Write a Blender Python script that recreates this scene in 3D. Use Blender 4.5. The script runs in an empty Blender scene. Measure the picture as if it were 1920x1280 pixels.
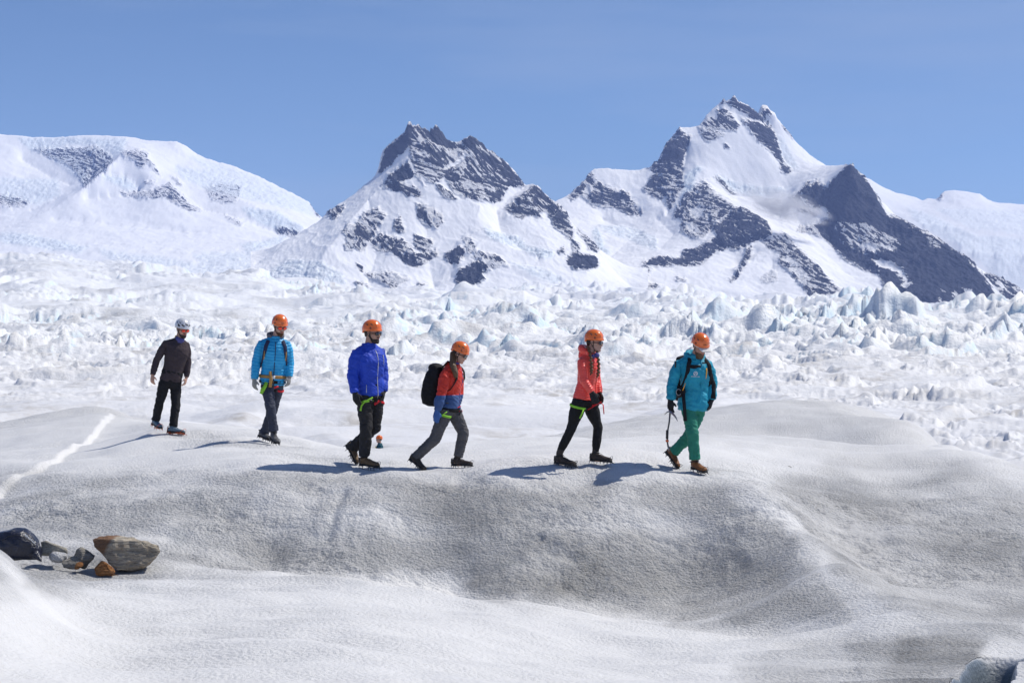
import bpy, bmesh, math, random
import numpy as np
from mathutils import Vector, Matrix

# ------------------------------------------------------------------ camera, sky, sun, exposure
scene = bpy.context.scene
COL = scene.collection
FPX = 3340.0            # focal length in pixels of the 1920 px wide photograph
CAM_H = 1.6             # eye height above the ground datum


def at(px, py, Y):
    """world point seen at photo pixel (px, py) at depth Y"""
    return Vector(((px - 960.0) / FPX * Y, Y, CAM_H + (640.0 - py) / FPX * Y))


cam_data = bpy.data.cameras.new("camera")
cam_data.sensor_width = 36.0
cam_data.lens = 36.0 * FPX / 1920.0
cam_data.clip_start = 0.1
cam_data.clip_end = 60000.0
cam = bpy.data.objects.new("camera", cam_data)
cam.location = (0, 0, CAM_H)
cam.rotation_euler = (math.radians(90), 0, 0)
COL.objects.link(cam)
scene.camera = cam

SUN_EL = math.radians(52)
SUN_AZ = math.radians(66)          # clockwise from +Y (view direction) towards +X (right)
sun_dir = Vector((math.sin(SUN_AZ) * math.cos(SUN_EL), math.cos(SUN_AZ) * math.cos(SUN_EL), math.sin(SUN_EL)))

world = bpy.data.worlds.new("World")
scene.world = world
world.use_nodes = True
wn = world.node_tree.nodes
wl = world.node_tree.links
for n in list(wn):
    wn.remove(n)
w_out = wn.new("ShaderNodeOutputWorld")
w_bg = wn.new("ShaderNodeBackground")
w_sky = wn.new("ShaderNodeTexSky")
w_sky.sky_type = 'NISHITA'
w_sky.sun_disc = False
w_sky.sun_elevation = SUN_EL
w_sky.sun_rotation = SUN_AZ
w_sky.altitude = 2500
w_sky.air_density = 1.0
w_sky.dust_density = 0.2
w_sky.ozone_density = 7.0
# faint high cirrus veils
w_tc = wn.new("ShaderNodeTexCoord")
w_map = wn.new("ShaderNodeMapping")
w_map.inputs['Scale'].default_value = (1.2, 1.2, 9.0)
w_map.inputs['Rotation'].default_value = (0, math.radians(14), 0)
w_noise = wn.new("ShaderNodeTexNoise")
w_noise.inputs['Scale'].default_value = 2.2
w_noise.inputs['Detail'].default_value = 5
w_noise.inputs['Roughness'].default_value = 0.55
w_ramp = wn.new("ShaderNodeMapRange")
w_ramp.inputs['From Min'].default_value = 0.45
w_ramp.inputs['From Max'].default_value = 0.85
w_ramp.inputs['To Min'].default_value = 0.0
w_ramp.inputs['To Max'].default_value = 0.34
w_mix = wn.new("ShaderNodeMixRGB")
w_mix.inputs['Color2'].default_value = (5.2, 5.9, 7.2, 1)
w_bg.inputs['Strength'].default_value = 0.095
wl.new(w_tc.outputs['Generated'], w_map.inputs['Vector'])
wl.new(w_map.outputs['Vector'], w_noise.inputs['Vector'])
wl.new(w_noise.outputs['Fac'], w_ramp.inputs['Value'])
wl.new(w_ramp.outputs['Result'], w_mix.inputs['Fac'])
wl.new(w_sky.outputs['Color'], w_mix.inputs['Color1'])
wl.new(w_mix.outputs['Color'], w_bg.inputs['Color'])
wl.new(w_bg.outputs['Background'], w_out.inputs['Surface'])

sun_data = bpy.data.lights.new("sun", 'SUN')
sun_data.energy = 4.35
sun_data.angle = math.radians(0.53)
sun_data.color = (1.0, 0.955, 0.885)
sun = bpy.data.objects.new("sun", sun_data)
sun.rotation_euler = sun_dir.to_track_quat('Z', 'Y').to_euler()
COL.objects.link(sun)

scene.view_settings.view_transform = 'Standard'
scene.view_settings.look = 'None'
scene.view_settings.gamma = 1.0
scene.view_settings.use_curve_mapping = False
scene.view_settings.exposure = 0.0
scene.render.engine = 'CYCLES'
scene.cycles.max_bounces = 8
scene.cycles.volume_bounces = 1
scene.cycles.use_denoising = True
HAZE = 5.2e-5

# ------------------------------------------------------------------ numpy noise
_rng = np.random.RandomState(7)
_perm = _rng.permutation(256).astype(np.int32)
_perm = np.concatenate([_perm, _perm])
_ang = np.linspace(0, 2 * np.pi, 256, endpoint=False)
_gx = np.cos(_ang).astype(np.float32)
_gy = np.sin(_ang).astype(np.float32)


def perlin(x, y, seed=0):
    x = np.asarray(x, np.float64)
    y = np.asarray(y, np.float64)
    xi = np.floor(x)
    yi = np.floor(y)
    xf = (x - xi).astype(np.float32)
    yf = (y - yi).astype(np.float32)
    xi = xi.astype(np.int64) & 255
    yi = yi.astype(np.int64) & 255
    u = xf * xf * xf * (xf * (xf * 6 - 15) + 10)
    v = yf * yf * yf * (yf * (yf * 6 - 15) + 10)
    s = (seed * 37) & 255

    def g(ix, iy, dx, dy):
        h = _perm[_perm[(ix + s) & 255] + iy]
        return _gx[h] * dx + _gy[h] * dy
    x1 = (xi + 1) & 255
    y1 = (yi + 1) & 255
    a = g(xi, yi, xf, yf)
    b = g(x1, yi, xf - 1, yf)
    c = g(xi, y1, xf, yf - 1)
    d = g(x1, y1, xf - 1, yf - 1)
    return ((a + u * (b - a)) * (1 - v) + (c + u * (d - c)) * v) * 1.5


def fbm(x, y, seed=0, octaves=4, gain=0.5):
    t = 0
    a = 1.0
    for i in range(octaves):
        t = t + a * perlin(x, y, seed + i * 5)
        x = x * 2.03 + 11.3
        y = y * 2.03 - 7.7
        a *= gain
    return t


def ridged(x, y, seed=0, octaves=4, gain=0.5):
    t = 0
    a = 1.0
    w = 1.0
    for i in range(octaves):
        n = 1 - np.abs(perlin(x, y, seed + i * 5)) * 1.6
        n = np.clip(n, 0, 1) ** 2
        t = t + a * n * w
        w = np.clip(n * 1.6, 0, 1)
        x = x * 2.1 + 3.1
        y = y * 2.1 + 8.2
        a *= gain
    return t


def smooth(a, b, x):
    t = np.clip((x - a) / (b - a), 0, 1)
    return t * t * (3 - 2 * t)


# ------------------------------------------------------------------ object helpers
def link(o, parent=None):
    COL.objects.link(o)
    if parent is not None:
        o.parent = parent
    return o


def tag(o, label=None, category=None, group=None, kind=None):
    if label:
        o["label"] = label
    if category:
        o["category"] = category
    if group:
        o["group"] = group
    if kind:
        o["kind"] = kind
    return o


def grid_mesh(name, X, Y, Z, mat, attrs=None, kind="structure", label=None, smooth_shade=True, wrap=False):
    ny, nx = X.shape
    co = np.stack([X, Y, Z], -1).reshape(-1, 3).astype(np.float32)
    idx = np.arange(ny * nx).reshape(ny, nx)
    q = np.stack([idx[:-1, :-1], idx[:-1, 1:], idx[1:, 1:], idx[1:, :-1]], -1).reshape(-1, 4)
    me = bpy.data.meshes.new(name)
    me.vertices.add(len(co))
    me.vertices.foreach_set("co", co.ravel())
    me.loops.add(q.size)
    me.loops.foreach_set("vertex_index", q.ravel().astype(np.int32))
    me.polygons.add(len(q))
    me.polygons.foreach_set("loop_start", np.arange(0, q.size, 4, dtype=np.int32))
    me.polygons.foreach_set("loop_total", np.full(len(q), 4, dtype=np.int32))
    me.update(calc_edges=True)
    me.polygons.foreach_set("use_smooth", np.full(len(q), smooth_shade))
    for k, a in (attrs or {}).items():
        at_ = me.attributes.new(k, 'FLOAT', 'POINT')
        at_.data.foreach_set("value", np.asarray(a, np.float32).ravel())
    me.materials.append(mat)
    o = bpy.data.objects.new(name, me)
    link(o)
    tag(o, label=label, kind=kind)
    return o


def poly_mask(polys, x0, x1, y0, y1, step=1.0, blur=2):
    """rasterise weighted photo-pixel polygons; returns a sampler f(px, py)"""
    nx = int((x1 - x0) / step) + 1
    ny = int((y1 - y0) / step) + 1
    gx, gy = np.meshgrid(x0 + np.arange(nx) * step, y0 + np.arange(ny) * step)
    img = np.zeros((ny, nx), np.float32)
    for w, pts in polys:
        pts = np.array(pts, float)
        ix0 = max(0, int((pts[:, 0].min() - x0) / step))
        ix1 = min(nx, int((pts[:, 0].max() - x0) / step) + 2)
        iy0 = max(0, int((pts[:, 1].min() - y0) / step))
        iy1 = min(ny, int((pts[:, 1].max() - y0) / step) + 2)
        if ix1 <= ix0 or iy1 <= iy0:
            continue
        X = gx[iy0:iy1, ix0:ix1]
        Y = gy[iy0:iy1, ix0:ix1]
        ins = np.zeros(X.shape, bool)
        n = len(pts)
        for i in range(n):
            ax, ay = pts[i]
            bx, by = pts[(i + 1) % n]
            if ay == by:
                continue
            c = ((ay > Y) != (by > Y)) & (X < (bx - ax) * (Y - ay) / (by - ay) + ax)
            ins ^= c
        img[iy0:iy1, ix0:ix1][ins] = w
    for _ in range(blur):
        p = np.pad(img, 1, mode='edge')
        img = (p[:-2, 1:-1] + p[2:, 1:-1] + p[1:-1, :-2] + p[1:-1, 2:] + 2 * p[1:-1, 1:-1]) / 6

    def f(px, py):
        fx = np.clip((px - x0) / step, 0, nx - 1.001)
        fy = np.clip((py - y0) / step, 0, ny - 1.001)
        i = fx.astype(int)
        j = fy.astype(int)
        u = fx - i
        v = fy - j
        r = (img[j, i] * (1 - u) + img[j, i + 1] * u) * (1 - v) + (img[j + 1, i] * (1 - u) + img[j + 1, i + 1] * u) * v
        out = (px < x0) | (px > x1) | (py < y0) | (py > y1)
        return np.where(out, 0, r)
    return f


# ------------------------------------------------------------------ shader helpers
class NT:
    def __init__(self, name):
        self.m = bpy.data.materials.new(name)
        self.m.use_nodes = True
        self.n = self.m.node_tree.nodes
        self.l = self.m.node_tree.links
        self.b = self.n["Principled BSDF"]
        self.out = self.n["Material Output"]

    def node(self, t, ins=None, **kw):
        o = self.n.new(t)
        for k, v in kw.items():
            setattr(o, k, v)
        for k, v in (ins or {}).items():
            self.set(o.inputs[k], v)
        return o

    def set(self, sock, v):
        if isinstance(v, bpy.types.NodeSocket):
            self.l.new(v, sock)
        else:
            sock.default_value = v

    def attr(self, name):
        return self.node("ShaderNodeAttribute", attribute_name=name).outputs['Fac']

    def pos(self):
        return self.node("ShaderNodeTexCoord").outputs['Object']

    def mapping(self, vec, scale=(1, 1, 1), rot=(0, 0, 0)):
        return self.node("ShaderNodeMapping", {'Vector': vec, 'Scale': scale, 'Rotation': rot}).outputs[0]

    def noise(self, vec, scale, detail=4, rough=0.5, dist=0.0):
        return self.node("ShaderNodeTexNoise", {'Vector': vec, 'Scale': scale, 'Detail': detail,
                                               'Roughness': rough, 'Distortion': dist}).outputs['Fac']

    def voronoi(self, vec, scale, feature='F1'):
        return self.node("ShaderNodeTexVoronoi", {'Vector': vec, 'Scale': scale}, feature=feature).outputs['Distance']

    def rng(self, v, a, b, c=0.0, d=1.0, smooth_=False):
        return self.node("ShaderNodeMapRange", {'Value': v, 'From Min': a, 'From Max': b, 'To Min': c, 'To Max': d},
                         interpolation_type='SMOOTHSTEP' if smooth_ else 'LINEAR').outputs['Result']

    def math(self, op, a, b=0.0, clamp=False):
        o = self.node("ShaderNodeMath", operation=op, use_clamp=clamp)
        self.set(o.inputs[0], a)
        self.set(o.inputs[1], b)
        return o.outputs[0]

    def mix(self, fac, a, b):
        o = self.node("ShaderNodeMixRGB")
        self.set(o.inputs['Fac'], fac)
        self.set(o.inputs['Color1'], a if isinstance(a, bpy.types.NodeSocket) else tuple(a) + (1,))
        self.set(o.inputs['Color2'], b if isinstance(b, bpy.types.NodeSocket) else tuple(b) + (1,))
        return o.outputs[0]

    def bump(self, h, strength, dist, normal=None):
        o = self.node("ShaderNodeBump", {'Height': h, 'Strength': strength, 'Distance': dist})
        if normal is not None:
            self.l.new(normal, o.inputs['Normal'])
        return o.outputs[0]

    def base(self, color, rough=0.7, spec=0.3, normal=None, metal=0.0):
        self.set(self.b.inputs['Base Color'], color if isinstance(color, bpy.types.NodeSocket) else tuple(color) + (1,))
        self.set(self.b.inputs['Roughness'], rough)
        self.set(self.b.inputs['Specular IOR Level'], spec)
        self.set(self.b.inputs['Metallic'], metal)
        if normal is not None:
            self.l.new(normal, self.b.inputs['Normal'])
        return self.m
# ------------------------------------------------------------------ the glacier surface: near ground
# control points: photo pixel + chosen depth -> a height on the ground surface (thin-plate spline in u, v)
CTRL = [
    # under the feet
    (325, 816, 26.7), (299, 806, 27.0), (516, 836, 25.0), (492, 828, 25.2), (690, 878, 22.1), (657, 868, 22.3),
    (866, 879, 22.2), (778, 882, 22.0), (1125, 870, 21.6), (1050, 874, 21.5), (1310, 887, 21.6), (1262, 880, 21.8),
    # left plateau and its skyline
    (0, 925, 22.0), (100, 870, 25.0), (170, 830, 28.5), (215, 782, 34), (0, 865, 26), (0, 822, 31), (60, 792, 35),
    (120, 773, 38), (190, 768, 40), (-150, 900, 26), (-150, 860, 31), (230, 790, 32.5), (290, 792, 32.5),
    # central skyline
    (350, 795, 31.5), (430, 800, 30.5), (510, 812, 29), (600, 832, 27), (711, 839, 26.2), (800, 838, 26), (870, 834, 26.5),
    (930, 829, 27.5), (1000, 822, 28), (1080, 824, 27.5), (1135, 826, 27.5), (1240, 822, 28), (1380, 819, 29), (1500, 823, 28),
    (1620, 835, 26.5), (1720, 836, 26.5), (1800, 845, 25.5), (1860, 865, 24.5), (1920, 905, 23), (2050, 960, 22),
    # second, broader mound behind on the right
    (960, 829, 37), (1060, 815, 40), (1150, 797, 42), (1240, 782, 44), (1330, 767, 47), (1450, 757, 50), (1560, 760, 50), (1650, 777, 46),
    (1740, 811, 39), (1800, 838, 33),
    # mound face, columns from left to right
    (100, 905, 22), (100, 950, 20.8), (100, 1000, 19.6), (100, 1040, 18.5), (110, 1078, 17),
    (-100, 960, 21.5), (-100, 1040, 18.5), (-60, 1085, 16.8), (20, 1080, 16.9),
    (300, 860, 23.6), (300, 920, 21.2), (300, 980, 19.7), (310, 1040, 18.4), (330, 1067, 17.4), (240, 1070, 17.2), (170, 1068, 17.4),
    (490, 877, 21.5), (560, 868, 22.0), (430, 880, 21.7), (500, 1068, 17.5),
    (700, 1063, 17.8),
    (910, 891, 20.95), (660, 893, 21.6), (740, 895, 21.2), (870, 1106, 17.6),
    (1095, 908, 20.85), (1190, 903, 20.95), (1100, 1088, 17.7), (1090, 1124, 17.35),
    (1300, 925, 20.7), (1300, 1000, 19.2), (1300, 1080, 18.1), (1300, 1160, 16.6),
    (1450, 1000, 18.7), (1450, 1080, 17.2), (1430, 1186, 15.0), (1560, 1120, 15.6), (1560, 1180, 14.4), (1680, 1200, 13.3),
    # right crest
    (1380, 912, 20.8), (1440, 942, 19.6), (1500, 1010, 17.7), (1580, 1075, 16.2), (1680, 1140, 14.7), (1760, 1175, 13.8), (1850, 1207, 12.9),
    # basin behind the crest
    (1480, 925, 21.5), (1560, 1020, 19.3), (1660, 1095, 17.4), (1760, 1140, 16.0), (1860, 1170, 15.2), (1960, 1180, 14.8),
    (1560, 930, 21.9), (1700, 1000, 20.0), (1850, 1040, 18.8), (1700, 900, 23.6), (1850, 960, 21.3), (1950, 1000, 20.0), (2080, 1080, 17.5),
    # foreground
    (1100, 1152, 16.0), (1100, 1200, 13.6), (1100, 1280, 11.0), (1100, 1420, 8.0), (1400, 1216, 13.3), (1400, 1280, 11.2), (1400, 1420, 8),
    (1250, 1172, 15.4), (950, 1130, 16.2),
    (700, 1092, 16.0), (700, 1130, 14.0), (700, 1200, 11.6), (700, 1280, 9.7), (700, 1420, 7.2),
    (400, 1092, 15.8), (400, 1130, 13.8), (400, 1200, 11.4), (400, 1280, 9.5), (400, 1420, 7.2), (250, 1110, 15.0), (250, 1150, 13.4),
    (1700, 1250, 12.2), (1700, 1290, 11.0), (1900, 1252, 11.7), (1925, 1216, 12.6), (1960, 1300, 10.3), (1750, 1420, 8), (2080, 1300, 9.5),
    # white hump at the lower left
    (0, 1034, 12.6), (35, 1062, 12.7), (75, 1112, 12.8), (120, 1162, 12.6), (230, 1212, 11.6), (0, 1100, 11.0), (0, 1280, 8.0), (80, 1200, 10.8),
    (-120, 1000, 12.6), (-120, 1200, 9.5), (150, 1300, 8.6),
    (0, 1500, 5.5), (1000, 1700, 5.2), (1900, 1700, 5.4),
]


def steepen(Y, px=960):
    """pull the mound's face together in depth so that it stands at a natural angle (gentler on the left)"""
    s = float(np.interp(px, [100, 700], [0.45, 1.0]))
    return Y + s * (float(np.interp(Y, [0, 8, 17.7, 21, 100], [0, 8, 19.35, 21, 100])) - Y)


CTRL = [(a, b, steepen(c, a)) for a, b, c in CTRL]
# the rounded shoulder of the mound: gentle at the top, steeper towards the hollow
for _px in (500, 700, 900, 1100):
    _k = 0.75 if _px == 500 else 1.0
    CTRL += [(_px, 906 if _px < 1000 else 912, 20.95), (_px, 950, 21 - 0.65 * _k), (_px, 1000, 21 - 1.12 * _k), (_px, 1040, 21 - 1.42 * _k)]


def _uv(X, Y):
    return 20.0 * X / Y, 12.0 * np.log(Y)


_c = np.array([list(at(*p)) for p in CTRL])
_cu, _cv = _uv(_c[:, 0], _c[:, 1])
# hidden hollows behind skylines (world u px, depth, height)
_hid = [(60, 46, -1.6), (200, 48, -1.7), (330, 42, -1.3), (430, 40, -1.3), (600, 36, -1.2), (720, 36, -1.5), (850, 34, -1.2),
        (950, 32.5, -0.75), (1080, 34, -0.55), (1300, 36, -0.5), (1500, 37, -0.6), (1650, 34, -0.75),
        (1830, 40, -2.2), (1920, 32, -1.6), (2050, 34, -2.2),
        (60, 14.6, -0.45), (0, 15, -0.5), (130, 14.6, -0.45), (-120, 15.2, -0.6)]
for px, Y, z in _hid:
    Y = steepen(Y, px)
    x = (px - 960) / FPX * Y
    u, v = _uv(np.array([x]), np.array([Y]))
    _cu = np.append(_cu, u)
    _cv = np.append(_cv, v)
    _c = np.vstack([_c, [x, Y, z]])


def _tps_u(r2):
    return 0.5 * r2 * np.log(r2 + 1e-9)


_N = len(_cu)
_A = np.zeros((_N + 3, _N + 3))
_A[:_N, :_N] = _tps_u((_cu[:, None] - _cu[None]) ** 2 + (_cv[:, None] - _cv[None]) ** 2)
_A[:_N, :_N] += np.eye(_N) * 0.03
_A[:_N, _N] = 1
_A[:_N, _N + 1] = _cu
_A[:_N, _N + 2] = _cv
_A[_N:, :_N] = _A[:_N, _N:].T
_W = np.linalg.solve(_A, np.concatenate([_c[:, 2], [0, 0, 0]]))


def tps(u, v):
    out = np.empty(u.size)
    uf = u.ravel()
    vf = v.ravel()
    for s in range(0, uf.size, 60000):
        a = uf[s:s + 60000]
        b = vf[s:s + 60000]
        K = _tps_u((a[:, None] - _cu[None]) ** 2 + (b[:, None] - _cv[None]) ** 2)
        out[s:s + 60000] = K @ _W[:_N] + _W[_N] + _W[_N + 1] * a + _W[_N + 2] * b
    return out.reshape(u.shape)


def seg_dist(x, y, pts):
    """signed distance to a polyline (positive on its right-hand side) and position along it"""
    best = np.full(x.shape, 1e9)
    sgn = np.ones(x.shape)
    tt = np.zeros(x.shape)
    n = len(pts) - 1
    for i in range(n):
        ax, ay = pts[i]
        bx, by = pts[i + 1]
        dx, dy = bx - ax, by - ay
        L = dx * dx + dy * dy
        t = np.clip(((x - ax) * dx + (y - ay) * dy) / L, 0, 1)
        d = np.hypot(x - ax - t * dx, y - ay - t * dy)
        s = np.sign(dx * (y - ay) - dy * (x - ax))
        m = d < best
        best = np.where(m, d, best)
        sgn = np.where(m, -s, sgn)
        tt = np.where(m, (i + t) / n, tt)
    return best, sgn, tt


def _gpts(pl):
    return [tuple(at(a, b, steepen(c, a))[:2]) for a, b, c in pl]


STRIPE = _gpts([(215, 770, 36), (212, 782, 34), (170, 830, 28.5), (100, 870, 25.0), (40, 898, 23.3), (0, 925, 22.0), (-120, 985, 20)])
CREST_R = _gpts([(1330, 900, 21.3), (1380, 912, 20.8), (1440, 942, 19.6), (1500, 1010, 17.7), (1580, 1075, 16.2), (1680, 1140, 14.7), (1760, 1175, 13.8), (1850, 1207, 12.9)])
CREV = _gpts([(1886, 1212, 12.8), (1866, 1235, 12.2), (1845, 1280, 11.1), (1827, 1340, 9.8), (1800, 1450, 8)])
CREV2 = _gpts([(1930, 1120, 14.2), (1914, 1180, 13.4), (1906, 1212, 12.7), (1930, 1230, 12.2)])
CREV3 = _gpts([(1905, 850, 45), (1960, 862, 44), (2080, 880, 42)])

NEAR_END = 60.0


def far_base(px, Y):
    lu = np.log(Y)
    ly = np.log([30, 50, 65, 100, 150, 200, 400, 800, 1500, 3000, 4500, 9000, 20000])
    lz = [-2.4, -3.0, -3.5, -3.2, -2.9, -2.4, -1.4, 5.4, 24, 74, 118, 130, 130]
    z = np.interp(lu, ly, lz)
    left = smooth(900, 100, px)
    z = z + left * smooth(900, 3500, Y) * 60
    z = z + Y * 0.0045 * perlin(px / 150, np.log(Y) * 2.0, 22) * smooth(700, 1500, Y)
    right = smooth(1000, 1500, px)
    z = z - right * smooth(900, 3000, Y) * Y * 0.0055 - smooth(1640, 1900, px) * smooth(500, 1500, Y) * Y * 0.0045
    return z


def octave_w(L, Y, c=0.040, w=1.0):
    return np.exp(-((np.log(L / Y) - math.log(c)) / w) ** 2)


GROOVE = _gpts([(648, 925, 20.9), (636, 960, 20.3), (622, 1000, 19.4), (604, 1045, 18.7)])


def serac(X, Y, px):
    """broken ice: ridged crests and steps at wavelengths that suit each distance"""
    Yc = np.maximum(Y, 30)
    wx = X + 0.06 * Yc * perlin(X / (0.16 * Yc), np.log(Yc) * 9, 31)
    wy = Y + 0.06 * Yc * perlin(X / (0.2 * Yc) + 9, np.log(Yc) * 8, 32)
    rt = smooth(1380, 1620, px)
    sharp = smooth(0, 1, (Y - (95 - 40 * rt)) / (115 - 75 * rt))
    sharp = np.clip(sharp + 0.4 * perlin(X / (0.2 * Yc), np.log(Yc) * 6, 40) * smooth(90, 200, Y), 0, 1)
    patch = np.clip(0.85 + 0.75 * perlin(px / 170, np.log(Yc) * 5.5, 45) + 0.35 * perlin(px / 60, np.log(Yc) * 13, 46), 0.5, 1.7)
    big = 0.66 + 0.42 * smooth(1050, 1500, px) * smooth(300, 700, Y) * smooth(2600, 1500, Y)
    big = big * patch * (1 - 0.40 * smooth(1000, 400, px) * smooth(500, 1500, Y)) * (0.62 + 0.38 * smooth(70, 420, Y))
    h = np.zeros_like(X)
    k = 0
    for L in (2.5, 5, 10, 20, 40, 80, 160):
        w = octave_w(L, Yc)
        w2 = octave_w(L, Yc, 0.075, 0.9)
        if w.max() < 0.02 and w2.max() < 0.02:
            continue
        k += 1
        sx = (1.25, 1.9, 1.0, 1.5, 1.15, 1.4, 1.2)[k % 7]
        n1 = perlin(wx / (L * sx), wy / (L * 1.0) + (0.35, -0.5, 0.8)[k % 3] * wx / L, 50 + 3 * k)
        n2 = perlin(wx / (L * 0.55), wy / (L * 0.7) - 0.4 * wx / L, 52 + 3 * k)
        r = 1.05 - 2.2 * np.abs(n1) - 0.55 * np.abs(n2)
        n3 = perlin(wx / (L * 0.42) + 0.3 * wy / L, wy / (L * 2.1), 54 + 3 * k)
        r = np.maximum(r, 0.35 - 1.3 * np.abs(n2 + 0.2))
        r = np.maximum(r, 0.78 - 2.2 * np.abs(n3) - 0.8 * np.abs(n1)) - 0.45
        b = -np.abs(perlin(wx / (L * 0.9), wy / (L * 1.3), 80 + 3 * k)) + 0.25
        f = perlin(wx / (L * 0.9), wy / (L * 1.1), 110 + k)
        st = smooth(-0.035, 0.035, perlin(wx / (L * 1.1), wy / (L * 0.9) - 0.5 * wx / L, 140 + k)) - 0.5
        h = h + w * L * sharp * big * (0.185 * r + 0.12 * st) + w2 * L * (1 - sharp) * (0.060 * f - 0.045 * b + 0.012 * r * w)
    return h


def ground(X, Y, detail=True):
    """height of the ice surface at world X, Y (arrays)"""
    X = np.asarray(X, float)
    Y = np.asarray(Y, float)
    R = np.hypot(X, Y)
    Ys = np.where(Y > 0.02 * R, np.maximum(Y, 0.05), 0.05)
    U = X / Ys
    inside = (np.abs(U) < 0.40) & (Y > 4.0)
    # near spline, clamped at its rim
    Uc = np.clip(U, -0.345, 0.345)
    Yc = np.clip(Ys, 5.0, NEAR_END)
    near = np.zeros_like(X)
    m = (Ys < NEAR_END) & (Y > 0)
    if m.any():
        near[m] = tps(20 * Uc[m], 12 * np.log(Yc[m]))
    near = np.where(m, near, -1.0)
    edge = smooth(0.36, 0.55, np.abs(U)) + smooth(5.0, 3.0, Ys)
    edge = np.clip(edge, 0, 1)
    rest = -0.35 + 0.25 * fbm(X / 9, Y / 9, 3, 3) + 0.0 * X
    near = near * (1 - edge) + rest * edge
    # stepped lip on the left
    d, s, t = seg_dist(X, Y, STRIPE)
    sd = d * s
    wstep = smooth(0, 0.12, t) * (Ys < 45)
    near = near + wstep * 0.055 * (smooth(-0.03, 0.06, sd) * np.exp(-np.maximum(sd, 0) / 2.2)
                                  - 0.35 * np.exp(-(np.minimum(sd, 0) / 0.9) ** 2) * (sd < 0))
    # right crest, a narrower ridge line
    d, s, t = seg_dist(X, Y, CREST_R)
    near = near + 0.07 * np.exp(-(d / 0.6) ** 1.5) * smooth(0, 0.25, t) * smooth(1.0, 0.78, t)
    d, s, t = seg_dist(X, Y, GROOVE)
    near = near - 0.035 * np.exp(-(d / 0.07) ** 2) * smooth(0.0, 0.2, t) * smooth(1.0, 0.8, t)
    # texture of the near ice
    if detail:
        feet = np.ones_like(X)
        for p in CTRL[:12]:
            q = at(*p)
            feet = np.minimum(feet, smooth(0.05, 0.55, np.hypot(X - q.x, Y - q.y)))
        face = smooth(22.0, 20.6, Ys) * smooth(18.6, 19.3, Ys)
        fc = smooth(23.5, 20.9, Ys) * smooth(17.6, 19.4, Ys)
        lum = 0.06 * fbm(X / 1.6, Y / 0.9, 5, 3) + 0.010 * fbm(X / 0.34, Y / 0.3, 9, 3) * (0.4 + 1.0 * face)
        lum = lum + fc * (0.011 * (0.9 * perlin(X / 0.12, Y / 0.09, 11) + 1.3 * np.abs(perlin(X / 0.075, Y / 0.055, 12)) - 0.3) - 0.05 * np.clip(perlin(X / 0.24, Y / 0.17, 18) - 0.36, 0, 1) - 0.03 * np.clip(perlin(X / 0.6, Y / 0.2, 17) - 0.3, 0, 1)
                          + 0.020 * fbm(X / 0.42, Y / 0.35, 13, 3)) * np.clip(0.55 + 1.3 * perlin(X / 1.3, Y / 0.7, 14) + 0.7 * perlin(X / 3.1, Y / 1.5, 16), 0.06, 1.6)
        lum = lum + 0.05 * np.maximum(Ys - 24, 0) / 20 * fbm(X / 3.5, Y / 2.5, 15, 3)
        lum = lum - 0.03 * np.clip(fbm(X / 0.7, Y / 0.6, 19, 2) - 0.55, 0, 1) * 3 * face
        near = near + lum * feet
    if detail:
        # crevasses at the lower right
        for pl, wd, dp in ((CREV, 0.12, 0.6),):
            d, s, t = seg_dist(X, Y, pl)
            if pl is CREV:
                near = near + 0.03 * smooth(-0.02, 0.22, d * s) * smooth(1.3, 0.4, d) * (s > 0) * smooth(0.0, 0.15, t)
            d = d + 0.025 * perlin(X / 0.5, Y / 0.5, 60)
            near = near - dp * smooth(wd + 0.07, wd - 0.09, d) * (smooth(0.10, 0.26, t) if pl is CREV else 1.0)
        d, s, t = seg_dist(X, Y, CREV3)
        near = near - 0.6 * smooth(1.6, 0.9, d)
    px = 960 + FPX * np.clip(U, -0.6, 0.6)
    far = far_base(px, np.maximum(R if False else np.hypot(X, np.maximum(Y, 0)), 30))
    far = far + serac(X, np.maximum(R, 30), px)
    # the far ice drops away behind the near mounds
    start = np.interp(px, [0, 200, 350, 600, 720, 900, 960, 1100, 1300, 1450, 1560, 1650, 1740, 1830, 1920],
                      [44, 46, 38, 33, 32, 31, 40, 44, 49, 53, 53, 50, 43, 33, 28])
    w = smooth(start, start * 1.25, R)
    return near * (1 - w) + far * w
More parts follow.
